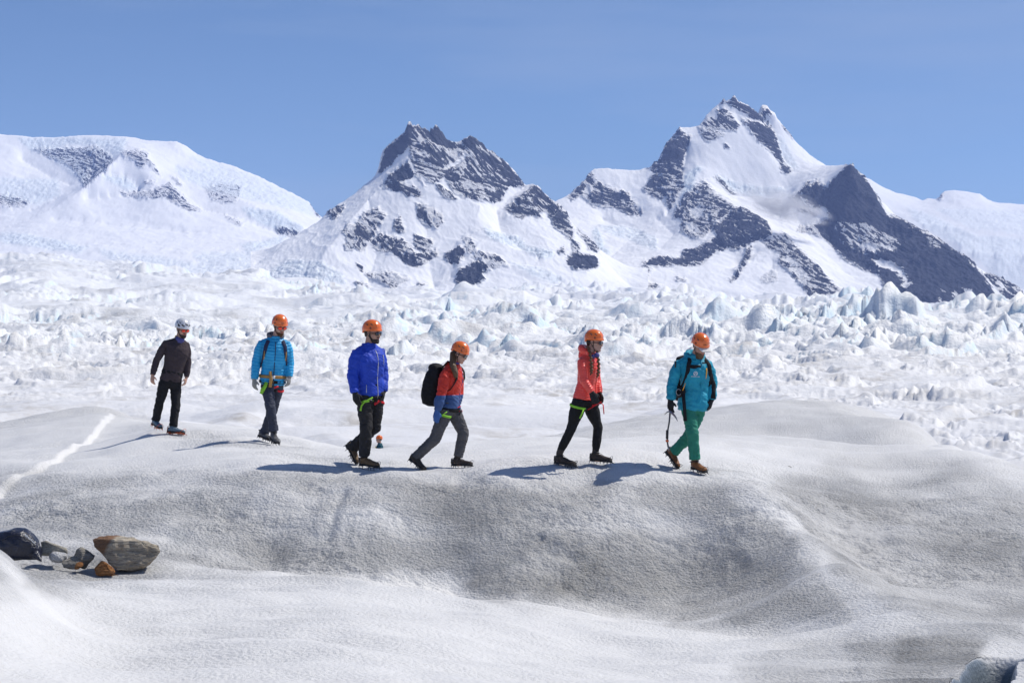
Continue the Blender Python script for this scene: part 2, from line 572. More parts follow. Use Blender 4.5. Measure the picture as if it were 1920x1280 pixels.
# ------------------------------------------------------------------ snow and ice materials
def snow_material(name, near):
    t = NT(name)
    p = t.pos()
    dirt = t.attr("dirt")
    ice = t.attr("ice")
    grain = t.attr("grain")
    if near:
        fine = t.noise(p, 40, 5, 0.72)
        mid = t.noise(p, 11, 4, 0.6)
        grit = t.noise(p, 60, 3, 0.7)
        spots = t.voronoi(p, 30)
        patch = t.noise(p, 1.1, 5, 0.6)
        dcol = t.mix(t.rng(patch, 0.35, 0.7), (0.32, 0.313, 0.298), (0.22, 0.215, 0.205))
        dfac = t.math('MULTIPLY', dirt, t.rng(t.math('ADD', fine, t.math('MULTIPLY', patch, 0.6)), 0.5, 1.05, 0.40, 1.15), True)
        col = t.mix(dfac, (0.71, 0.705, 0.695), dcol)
        gap = t.math('MULTIPLY', t.rng(t.math('ADD', t.math('MULTIPLY', fine, 0.6), t.math('MULTIPLY', mid, 0.4)), 0.49, 0.40), t.rng(grain, 0.2, 0.9, 0.06, 0.70), True)
        col = t.mix(gap, col, (0.36, 0.385, 0.41))
        col = t.mix(t.math('MULTIPLY', ice, 0.9), col, (0.085, 0.125, 0.165))  # crevasse shade put into the ice colour, darkening the walls
        # scattered black grit on the dirty parts
        g = t.math('MULTIPLY', t.rng(grit, 0.66, 0.72), t.rng(t.math('MULTIPLY', dirt, t.rng(patch, 0.4, 0.65, 0.4, 1.0)), 0.25, 0.9), True)
        col = t.mix(g, col, (0.10, 0.095, 0.085))
        gs = t.rng(grain, 0, 1, 0.15, 1.0)
        h = t.math('ADD', t.math('MULTIPLY', t.rng(t.voronoi(t.mapping(p, (1, 1, 1), (0.4, 0.2, 0)), 27), 0, 1), -0.75), t.math('MULTIPLY', mid, 1.2))
        h = t.math('ADD', h, t.math('MULTIPLY', fine, 1.3))
        h = t.math('MULTIPLY', h, gs)
        nrm = t.bump(h, 1.0, 0.036)
        nrm = t.bump(t.math('MULTIPLY', t.noise(p, 90, 2, 0.6), gs), 0.7, 0.012, nrm)
        t.base(col, t.rng(ice, 0, 1, 0.62, 0.35), 0.35, nrm)
    else:
        # distance-scaled pattern: three noise sizes blended by the baked "dist" attribute
        dist = t.attr("dist")
        n1 = t.noise(p, 0.55, 6, 0.65)
        n2 = t.noise(p, 0.09, 6, 0.65)
        n3 = t.noise(p, 0.018, 6, 0.65)
        a = t.rng(dist, 0.25, 0.5, smooth_=True)
        b = t.rng(dist, 0.55, 0.8, smooth_=True)
        n = t.math('ADD', t.math('MULTIPLY', n1, t.math('SUBTRACT', 1.0, a)), t.math('MULTIPLY', n2, t.math('SUBTRACT', a, b)))
        n = t.math('ADD', n, t.math('MULTIPLY', n3, b))
        dfac = t.math('MULTIPLY', dirt, t.rng(n, 0.42, 0.62, 0.0, 1.0), True)
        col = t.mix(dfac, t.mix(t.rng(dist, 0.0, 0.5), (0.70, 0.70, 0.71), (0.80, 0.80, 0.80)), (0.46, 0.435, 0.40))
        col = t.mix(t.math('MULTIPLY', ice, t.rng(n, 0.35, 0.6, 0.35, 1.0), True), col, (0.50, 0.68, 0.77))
        bd = t.rng(dist, 0, 1, 0.15, 12.0)
        o = t.node("ShaderNodeBump", {'Height': n, 'Strength': t.rng(dist, 0.05, 0.5, 0.10, 0.45), 'Distance': bd})
        t.base(col, 0.6, 0.3, o.outputs[0])
    return t.m


MAT_NEAR = snow_material("granular_snow", True)
MAT_FAR = snow_material("broken_glacier_ice", False)

# dirt, plus shade in the scoop and under the rocks, painted on the ice (photo pixels -> places on the ground)
DIRT_SHADE = [
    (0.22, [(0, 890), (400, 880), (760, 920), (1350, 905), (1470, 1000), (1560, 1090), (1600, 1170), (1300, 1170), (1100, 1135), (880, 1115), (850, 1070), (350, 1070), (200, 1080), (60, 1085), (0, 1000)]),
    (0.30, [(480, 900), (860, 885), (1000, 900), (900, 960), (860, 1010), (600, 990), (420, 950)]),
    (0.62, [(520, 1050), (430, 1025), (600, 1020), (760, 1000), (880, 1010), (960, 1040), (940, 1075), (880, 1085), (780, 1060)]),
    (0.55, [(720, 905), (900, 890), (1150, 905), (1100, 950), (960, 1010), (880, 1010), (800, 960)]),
    (1.0, [(880, 1060), (960, 1020), (1060, 985), (1090, 1000), (1160, 1040), (1240, 1080), (1180, 1125), (1080, 1118), (1000, 1126), (900, 1112), (860, 1095)]),  # scoop: dirt, with the shade of its steep overhang painted in
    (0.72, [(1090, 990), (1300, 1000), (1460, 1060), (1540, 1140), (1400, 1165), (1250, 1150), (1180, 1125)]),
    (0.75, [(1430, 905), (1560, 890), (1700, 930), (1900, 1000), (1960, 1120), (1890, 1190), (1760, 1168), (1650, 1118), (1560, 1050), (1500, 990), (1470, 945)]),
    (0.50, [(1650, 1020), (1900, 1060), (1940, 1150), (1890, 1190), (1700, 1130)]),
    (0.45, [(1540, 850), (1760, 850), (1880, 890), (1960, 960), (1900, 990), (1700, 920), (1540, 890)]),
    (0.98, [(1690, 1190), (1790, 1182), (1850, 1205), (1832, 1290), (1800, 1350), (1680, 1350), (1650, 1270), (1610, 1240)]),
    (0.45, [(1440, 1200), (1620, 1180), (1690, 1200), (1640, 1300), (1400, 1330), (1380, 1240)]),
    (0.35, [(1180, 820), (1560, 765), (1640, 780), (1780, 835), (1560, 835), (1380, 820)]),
    (0.65, [(40, 1090), (130, 1045), (60, 1050), (40, 1040), (150, 1040), (330, 1068), (200, 1085), (90, 1110)]),  # painted shade of the hollow beneath the rocks
]
GRAIN = [
    (0.35, [(-200, 880), (2200, 860), (2200, 1400), (-200, 1400)]),
    (1.0, [(-200, 900), (250, 900), (520, 890), (1100, 900), (1360, 915), (1450, 985), (1560, 1090), (1600, 1160), (1300, 1165), (1090, 1125), (880, 1112), (860, 1065), (-200, 1090)]),
    (0.65, [(1440, 900), (2200, 900), (2200, 1200), (1850, 1200), (1640, 1120), (1500, 990)]),
    (0.95, [(1600, 1190), (1850, 1205), (1832, 1350), (1580, 1350)]),
    (0.85, [(250, 798), (340, 806), (520, 826), (700, 868), (1340, 876), (1345, 893), (700, 886), (520, 844), (330, 824)]),
    (0.12, [(-200, 1130), (200, 1120), (700, 1085), (900, 1130), (1200, 1160), (1440, 1210), (1400, 1400), (-200, 1400)]),
]
ICE = [
    (0.28, [(322, 990), (350, 985), (357, 1018), (335, 1025), (318, 1008)]),
    (0.2, [(235, 1095), (280, 1095), (275, 1112), (245, 1112)]),
    (0.22, [(362, 922), (382, 922), (380, 934), (364, 934)]),
    (0.3, [(918, 1000), (935, 1000), (930, 1010), (918, 1008)]),
    (0.35, [(650, 990), (665, 985), (668, 1005), (655, 1005)]),
    (0.25, [(925, 1060), (970, 1045), (975, 1055), (935, 1068)]),
    (0.18, [(640, 1088), (690, 1090), (690, 1100), (650, 1098)]),
]
f_dirt_shade = poly_mask(DIRT_SHADE, -260, 2200, 700, 1460, 2.0, 90)
f_grain = poly_mask(GRAIN, -260, 2200, 700, 1460, 2.0, 60)
f_ice = poly_mask(ICE, -260, 2200, 700, 1460, 2.0, 6)

U_MAX = 0.335
NCOL = 860
ucol = np.linspace(-U_MAX, U_MAX, NCOL)


def normals(X, Y, Z):
    ax = np.gradient(X, axis=1)
    az = np.gradient(Z, axis=1)
    by = np.gradient(Y, axis=0)
    bx = np.gradient(X, axis=0)
    bz = np.gradient(Z, axis=0)
    ay = np.gradient(Y, axis=1)
    n = np.stack([ay * bz - az * by, az * bx - ax * bz, ax * by - ay * bx], -1)
    n /= np.linalg.norm(n, axis=-1, keepdims=True) + 1e-12
    n[n[..., 2] < 0] *= -1
    return n


# near part
rows = np.concatenate([np.linspace(2.0, 6.9, 20), np.linspace(7.0, 11.0, 60, endpoint=False), np.linspace(11.0, 13.6, 120, endpoint=False), np.linspace(13.6, 18.6, 90, endpoint=False), np.linspace(18.6, 22.2, 250, endpoint=False),
                       np.exp(np.linspace(math.log(22.2), math.log(NEAR_END), 130))])
UU, YY = np.meshgrid(ucol, rows)
XX = UU * YY
ZZ = ground(XX, YY)
PX = 960 + FPX * UU
PY = 640 - FPX * (ZZ - CAM_H) / YY
WX = 26 * fbm(PX / 90, PY / 45, 81, 3)
WY = 9 * fbm(PX / 80, PY / 35, 85, 3)
D = f_dirt_shade(PX + WX, PY + WY) * (YY < 34)
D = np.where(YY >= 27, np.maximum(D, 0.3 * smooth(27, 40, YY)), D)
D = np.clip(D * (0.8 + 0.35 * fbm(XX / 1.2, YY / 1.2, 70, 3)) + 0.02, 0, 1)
G = np.where(YY < 34, f_grain(PX + WX, PY + WY) * np.clip(0.75 + 0.8 * fbm(XX / 1.6, YY / 0.9, 90, 4), 0.1, 1.35), 0.25)
nn = normals(XX, YY, ZZ)
IC = f_ice(PX, PY) * (YY < 22)
hole = (PX > 1780) & (YY < 15) & (YY > 7)
hole2 = hole & (nn[..., 2] < 0.80)
IC = np.maximum(IC, np.where(hole, smooth(0.85, 0.5, nn[..., 2]), 0))  # steep crevasse walls take the ice colour with shade painted in
G = np.where(hole2, 0.05, G)
D = np.where(hole & (IC > 0.3), 0, D)
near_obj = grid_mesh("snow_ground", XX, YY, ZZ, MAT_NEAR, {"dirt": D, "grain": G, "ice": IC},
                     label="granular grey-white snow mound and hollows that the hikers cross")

# far part
rows = np.exp(np.linspace(math.log(NEAR_END), math.log(5200.0), 690))
UU, YY = np.meshgrid(ucol, rows)
XX = UU * YY
ZZ = ground(XX, YY)
nn = normals(XX, YY, ZZ)
PX = 960 + FPX * UU
lY = np.log(YY)
dist = (lY - math.log(60)) / (math.log(5200) - math.log(60))
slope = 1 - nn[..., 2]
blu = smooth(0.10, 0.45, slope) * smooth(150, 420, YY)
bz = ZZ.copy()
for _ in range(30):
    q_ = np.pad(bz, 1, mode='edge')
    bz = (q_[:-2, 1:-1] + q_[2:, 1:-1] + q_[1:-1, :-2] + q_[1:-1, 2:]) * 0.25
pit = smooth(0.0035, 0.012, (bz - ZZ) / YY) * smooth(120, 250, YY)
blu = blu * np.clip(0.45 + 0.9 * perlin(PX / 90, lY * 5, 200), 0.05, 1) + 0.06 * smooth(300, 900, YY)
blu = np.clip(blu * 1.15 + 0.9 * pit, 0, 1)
dz = fbm(PX / 160 + 0.3 * lY, lY * 9, 210, 4)
D = np.clip(0.20 + 0.9 * dz, 0, 1) * smooth(0.35, 0.05, slope)
D = D * (1 - 0.55 * smooth(1100, 1500, PX) * smooth(200, 500, YY))
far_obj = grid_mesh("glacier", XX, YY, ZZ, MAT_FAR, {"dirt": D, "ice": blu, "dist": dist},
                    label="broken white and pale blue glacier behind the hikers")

# the same ice going on all round the camera, outside the picture
phi0 = math.atan(U_MAX)
phis = np.linspace(phi0, 2 * math.pi - phi0, 110)
rr = np.concatenate([[0.05], np.exp(np.linspace(math.log(2.0), math.log(20000), 90))])
PH, RR = np.meshgrid(phis, rr)
XX = np.sin(PH) * RR
YY = np.cos(PH) * RR
sec = np.where(np.cos(PH) > 0.2, 1, 1)
ZZ = ground(XX, YY, detail=False)
ZZ = np.where(RR < 2.5, -0.35, ZZ)
dist = np.clip((np.log(np.maximum(RR, 60)) - math.log(60)) / (math.log(5200) - math.log(60)), 0, 1)
grid_mesh("ground", XX, YY, ZZ, MAT_FAR, {"dirt": np.full(XX.shape, 0.25), "ice": np.zeros(XX.shape), "dist": dist},
          label="snow and ice continuing all around")
# ------------------------------------------------------------------ mountains
def rock_material():
    t = NT("mountain_rock_and_snow")
    p = t.pos()
    rock = t.attr("rock")
    ice = t.attr("ice")
    # tilted strata: streaks running down to the right in the face
    m1 = t.mapping(t.mapping(p, (1, 1, 1), (0, math.radians(-50), 0)), (0.11, 0.2, 1.0))
    m2 = t.mapping(t.mapping(p, (1, 1, 1), (0, math.radians(-20), 0)), (0.16, 0.2, 1.0))
    big = t.noise(p, 0.006, 3, 0.5)
    sa = t.noise(m1, 0.12, 4, 0.62, 0.5)
    sb = t.noise(m2, 0.13, 4, 0.62, 0.5)
    w_ = t.rng(big, 0.45, 0.55, smooth_=True)
    s1 = t.math('ADD', t.math('MULTIPLY', sa, w_), t.math('MULTIPLY', sb, t.math('SUBTRACT', 1.0, w_)))
    s2 = t.noise(p, 0.10, 6, 0.72)
    s3 = t.noise(t.mapping(p, (1, 1, 0.3)), 0.16, 4, 0.7)
    n = t.math('ADD', t.math('MULTIPLY', s1, 0.62), t.math('MULTIPLY', s2, 0.20))
    n = t.math('ADD', n, t.math('MULTIPLY', s3, 0.18))
    n = t.rng(n, 0.41, 0.59)
    nz = t.node('ShaderNodeSeparateXYZ', {'Vector': t.node('ShaderNodeNewGeometry').outputs['Normal']}).outputs['Z']
    e = t.math('ADD', t.math('SUBTRACT', rock, n), t.rng(nz, 0.5, 0.86, 0.16, -0.24))
    e = t.math('ADD', e, t.rng(rock, 0.90, 1.0, 0.0, 0.34))
    fac = t.rng(e, -0.05, 0.05, smooth_=True)
    fac = t.math('MULTIPLY', fac, t.rng(rock, 0.08, 0.2), True)
    rc = t.mix(t.rng(s1, 0.36, 0.62), (0.020, 0.026, 0.046), (0.070, 0.076, 0.098))  # rock tones shifted to blue: distant haze painted into the colour
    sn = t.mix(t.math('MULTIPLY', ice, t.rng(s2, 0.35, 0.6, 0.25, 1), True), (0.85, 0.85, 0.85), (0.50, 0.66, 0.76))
    col = t.mix(fac, sn, rc)
    h = t.math('ADD', t.math('MULTIPLY', s2, t.rng(rock, 0, 1, 0.07, 1.5)), t.math('MULTIPLY', s1, t.rng(rock, 0, 1, 0.05, 1.0)))
    h = t.math('ADD', h, t.math('MULTIPLY', t.noise(p, 0.06, 6, 0.7), t.math('MULTIPLY', ice, 0.8)))
    nrm = t.bump(h, 0.8, 16.0)
    t.base(col, 0.85, 0.15, nrm)
    return t.m


MAT_ROCK = rock_material()


def solve_laplace(val, mask, levels=6, iters=70):
    """membrane through fixed cells, coarse to fine"""
    pyr = [(val, mask.astype(float))]
    for _ in range(levels - 1):
        v, m = pyr[-1]
        ny, nx = v.shape
        py, px = (ny + 1) // 2, (nx + 1) // 2
        V = np.zeros((py * 2, px * 2))
        M = np.zeros((py * 2, px * 2))
        V[:ny, :nx] = v * (m > 0)
        M[:ny, :nx] = (m > 0)
        Vs = V.reshape(py, 2, px, 2).sum((1, 3))
        Ms = M.reshape(py, 2, px, 2).sum((1, 3))
        pyr.append((np.where(Ms > 0, Vs / np.maximum(Ms, 1), 0), (Ms > 0).astype(float)))
    v, m = pyr[-1]
    x = np.where(m > 0, v, v[m > 0].mean())
    for lev in range(levels - 1, -1, -1):
        v, m = pyr[lev]
        if lev < levels - 1:
            x = np.repeat(np.repeat(x, 2, 0), 2, 1)[:v.shape[0], :v.shape[1]]
        mm = m > 0
        x = np.where(mm, v, x)
        for _ in range(iters if lev > 0 else 40):
            p = np.pad(x, 1, mode='edge')
            x = np.where(mm, v, (p[:-2, 1:-1] + p[2:, 1:-1] + p[1:-1, :-2] + p[1:-1, 2:]) * 0.25)
    return x


def massif(name, label, px0, px1, Y0, Y1, ncol, nrow, lines, front, back, rocks, ices, seed, rough=1.0, base_px=None):
    u = np.linspace((px0 - 960) / FPX, (px1 - 960) / FPX, ncol)
    yy = np.linspace(Y0, Y1, nrow)
    U, Y = np.meshgrid(u, yy)
    X = U * Y
    val = np.zeros(U.shape)
    cnt = np.zeros(U.shape)
    for ln in lines:
        for (a, b) in zip(ln[:-1], ln[1:]):
            n = int(max(abs(b[0] - a[0]) / (px1 - px0) * ncol, abs(b[2] - a[2]) / (Y1 - Y0) * nrow) * 2) + 2
            for k in range(n):
                t = k / (n - 1)
                q = [a[i] + (b[i] - a[i]) * t for i in range(3)]
                i = int(round((q[0] - px0) / (px1 - px0) * (ncol - 1)))
                j = int(round((q[2] - Y0) / (Y1 - Y0) * (nrow - 1)))
                if 0 <= i < ncol and 0 <= j < nrow:
                    val[j, i] += CAM_H + (640 - q[1]) / FPX * q[2]
                    cnt[j, i] += 1
    mask = cnt > 0
    val[mask] /= cnt[mask]
    fp = np.interp(960 + FPX * u, [f[0] for f in front], [f[1] for f in front])
    val[0] = CAM_H + (640 - fp) / FPX * Y0
    bp = np.interp(960 + FPX * u, [f[0] for f in back], [f[1] for f in back])
    val[-1] = CAM_H + (640 - bp) / FPX * Y1
    mask[0] = True
    mask[-1] = True
    Z = solve_laplace(val, mask)
    PX = 960 + FPX * U
    PY = 640 - FPX * (Z - CAM_H) / Y
    fr = poly_mask(rocks, px0, px1, 150, 640, 1.0, 3)
    fr2 = poly_mask(rocks, px0, px1, 150, 640, 2.0, 6)
    R0 = np.clip(fr2(PX, PY), 0, 1)
    fr3 = poly_mask(rocks, px0, px1, 150, 640, 1.0, 22)
    # relief: gullies and ribs on rock, soft rolls on snow
    w = 0.12 + 0.88 * R0
    zz = Z * 1.0
    warp = 40 * fbm(X / 160, (Y + zz) / 160, seed, 2)
    s = (X * 0.8 + zz * 0.55 + warp)
    rib = ridged(s / 62, (Y * 0.6 - zz * 0.5 + X * 0.3) / 150, seed + 1, 4) - 0.75
    fine = ridged((X + 0.5 * zz) / 17, (Y - 0.8 * zz) / 26, seed + 2, 3) - 0.7
    soft = fbm(X / 190, Y / 230, seed + 3, 3)
    rnd = fbm(X / 60, Y / 60, seed + 4, 3)
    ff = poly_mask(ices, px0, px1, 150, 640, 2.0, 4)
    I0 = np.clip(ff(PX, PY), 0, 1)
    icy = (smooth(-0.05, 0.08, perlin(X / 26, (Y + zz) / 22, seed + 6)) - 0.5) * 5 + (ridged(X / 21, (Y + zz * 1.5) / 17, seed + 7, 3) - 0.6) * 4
    edge = np.minimum(1, np.arange(nrow)[:, None] / 12.0)
    Z = Z + edge * rough * (w * (11.0 * rib + 6.0 * fine) + (1 - R0) * (5.0 * soft + 2.0 * rnd) + I0 * icy)
    # sample the rock pattern where the undisturbed face shows it
    jx = 2.2 * perlin(X / 14, (Z + Y) / 14, seed + 8)
    jy = 2.2 * perlin((Z + Y) / 15, X / 15, seed + 9)
    R = np.clip(0.62 * fr(PX + jx, PY + jy) + 0.42 * fr3(PX + 2 * jx, PY + 2 * jy), 0, 1)
    return grid_mesh(name, X, Y, Z, MAT_ROCK, {"rock": R, "ice": I0 * 0.62}, label=label)


# --- central peak
B_lines = [
    [(480, 500, 4000), (520, 462, 4100), (600, 413, 4250), (625, 387, 4300), (640, 380, 4310), (660, 368, 4330), (708, 326, 4350), (712, 302, 4365), (718, 283, 4370),
     (726, 272, 4374), (740, 259, 4380), (757, 250, 4380), (762, 240, 4380), (766, 229, 4380), (770, 229, 4380), (774, 238, 4382), (783, 235, 4385), (790, 239, 4386), (797, 233, 4390),
     (806, 241, 4392), (812, 233, 4392), (818, 231, 4392), (826, 240, 4396), (838, 254, 4400), (853, 263, 4400), (864, 260, 4400), (880, 253, 4400), (890, 258, 4400),
     (905, 272, 4400), (930, 290, 4398), (950, 306, 4394), (965, 320, 4390), (975, 334, 4385), (985, 346, 4380), (1000, 346, 4372), (1008, 348, 4368), (1020, 364, 4350),
     (1036, 376, 4335), (1050, 384, 4320), (1062, 396, 4300), (1072, 418, 4270), (1085, 436, 4240), (1105, 452, 4200), (1125, 472, 4150), (1145, 498, 4110), (1190, 545, 4000)],
    [(768, 240, 4376), (768, 290, 4320), (766, 303, 4290), (772, 340, 4230), (788, 372, 4170), (800, 420, 4080), (802, 480, 3950), (815, 540, 3800)],
    [(766, 303, 4290), (737, 328, 4270), (712, 350, 4240), (680, 385, 4160), (650, 420, 4060), (615, 470, 3930), (570, 530, 3790)],
    [(712, 326, 4345), (745, 308, 4318), (764, 292, 4318)],
    [(690, 372, 4200), (700, 430, 4060), (705, 480, 3940), (690, 530, 3810)],
    [(893, 265, 4390), (905, 320, 4310), (925, 370, 4230)],
    [(840, 270, 4380), (858, 305, 4320), (842, 325, 4290), (850, 352, 4240), (872, 370, 4210)],
    [(872, 372, 4190), (900, 384, 4160), (890, 420, 4080), (868, 440, 4030), (845, 470, 3960), (845, 520, 3830)],
    [(1004, 350, 4360), (975, 368, 4300), (946, 388, 4240), (950, 400, 4180), (1000, 420, 4150), (1040, 440, 4130), (1075, 462, 4080), (1090, 478, 4010), (1100, 515, 3880)],
    [(985, 350, 4372), (955, 372, 4300), (930, 392, 4230), (940, 440, 4100), (980, 470, 4000), (1010, 490, 3930)],
    [(878, 425, 4070), (880, 440, 4030), (905, 430, 4050), (960, 465, 3960), (1020, 480, 3930)],
    [(884, 445, 4000), (878, 485, 3890), (900, 486, 3885), (930, 500, 3850)],
    [(862, 500, 3830), (858, 542, 3770)],
]
B_rocks = [
    (0.9, [(766, 229), (759, 250), (734, 265), (723, 278), (716, 298), (711, 325), (737, 307), (741, 295), (769, 276), (769, 251), (775, 236)]),
    (0.62, [(770, 229), (795, 230), (819, 228), (853, 260), (897, 256), (930, 288), (965, 320), (986, 344), (981, 350), (955, 350), (938, 374), (906, 378), (878, 370), (850, 366), (834, 332), (820, 345), (803, 345), (780, 318), (768, 296), (768, 260)]),
    (0.92, [(786, 234), (800, 231), (818, 230), (853, 260), (850, 276), (830, 268), (815, 262), (800, 252)]),
    (0.9, [(864, 262), (880, 252), (897, 262), (905, 274), (885, 275), (866, 270)]),
    (0.8, [(905, 272), (930, 288), (965, 320), (980, 340), (965, 345), (935, 318), (908, 300)]),
    (0.9, [(831, 322), (844, 318), (862, 340), (880, 358), (895, 368), (875, 372), (850, 345), (835, 332)]),
    (0.86, [(790, 245), (803, 255), (826, 290), (834, 320), (826, 318), (805, 285)]),
    (0.0, [(831, 320), (843, 306), (858, 297), (870, 283), (876, 288), (862, 305), (856, 314)]),
    (0.97, [(763, 303), (737, 325), (711, 350), (737, 337), (756, 339), (768, 334), (777, 328)]),
    (0.84, [(718, 351), (737, 337), (758, 345), (783, 353), (790, 366), (784, 370), (765, 369), (753, 361), (733, 354)]),
    (0.5, [(776, 328), (795, 350), (800, 352), (790, 340), (780, 318)]),
    (0.88, [(817, 346), (840, 360), (860, 377), (845, 376), (834, 370), (822, 360)]),
    (0.86, [(1006, 345), (981, 365), (946, 387), (962, 400), (981, 412), (985, 402), (1019, 414), (1010, 400), (1026, 398), (1030, 408), (1040, 430), (1056, 441), (1073, 456), (1076, 432), (1062, 395), (1036, 374), (1015, 360)]),
    (0.97, [(1066, 479), (1080, 474), (1094, 476), (1120, 485), (1122, 498), (1105, 509), (1092, 505), (1075, 507), (1064, 494)]),
    (0.92, [(1045, 470), (1060, 463), (1060, 480), (1047, 481)]),
    (0.62, [(1079, 421), (1100, 436), (1126, 462), (1120, 474), (1104, 470), (1098, 452), (1084, 436)]),
    (0.62, [(1075, 451), (1088, 460), (1088, 470), (1076, 476), (1070, 462)]),
    (0.94, [(861, 502), (870, 503), (878, 498), (886, 487), (899, 487), (910, 496), (921, 504), (903, 507), (901, 511), (912, 522), (895, 530), (878, 543), (861, 543), (854, 525)]),
    (0.5, [(867, 444), (884, 444), (895, 474), (878, 474)]),
    (0.5, [(882, 479), (905, 488), (925, 500), (955, 498), (930, 477), (905, 470)]),
    (0.92, [(850, 466), (869, 462), (869, 483), (858, 496), (841, 488), (831, 480), (838, 474)]),
    (0.58, [(637, 434), (650, 417), (670, 416), (683, 397), (709, 389), (725, 403), (712, 425), (681, 467), (645, 471), (650, 445)]),
    (0.9, [(662, 424), (681, 420), (703, 431), (690, 446), (675, 450), (662, 445)]),
    (0.78, [(712, 435), (736, 442), (769, 461), (776, 480), (800, 474), (819, 466), (822, 477), (800, 490), (790, 497), (761, 495), (747, 477), (706, 466), (697, 450)]),
    (0.85, [(741, 411), (750, 406), (759, 435), (748, 436), (737, 430)]),
    (0.66, [(780, 381), (795, 381), (826, 398), (831, 413), (818, 428), (800, 422), (784, 408)]),
    (0.72, [(776, 441), (811, 446), (812, 457), (800, 474), (778, 467)]),
    (0.56, [(684, 510), (720, 508), (741, 508), (766, 522), (750, 532), (737, 545), (719, 532), (691, 521)]),
    (0.92, [(664, 530), (675, 526), (694, 535), (692, 540), (675, 535)]),
    (0.88, [(783, 531), (795, 529), (806, 541), (795, 543), (786, 540)]),
    (0.92, [(667, 491), (675, 490), (682, 508), (676, 507)]),
    (0.75, [(623, 384), (647, 386), (638, 402), (628, 412), (611, 404)]),
    (0.6, [(586, 528), (602, 524), (604, 536), (590, 536)]),
]
B_ice = [
    (0.8, [(905, 422), (925, 436), (975, 445), (985, 460), (1040, 475), (1035, 487), (1010, 482), (975, 465), (930, 452), (912, 440)]),
    (0.5, [(950, 490), (1010, 500), (1060, 520), (1040, 528), (1000, 515)]),
    (0.6, [(540, 486), (600, 490), (640, 510), (655, 545), (560, 545), (500, 510)]),
]
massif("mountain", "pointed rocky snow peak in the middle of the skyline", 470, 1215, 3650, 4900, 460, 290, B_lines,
       [(470, 570), (1215, 575)], [(470, 640), (1215, 640)], B_rocks, B_ice, 300)

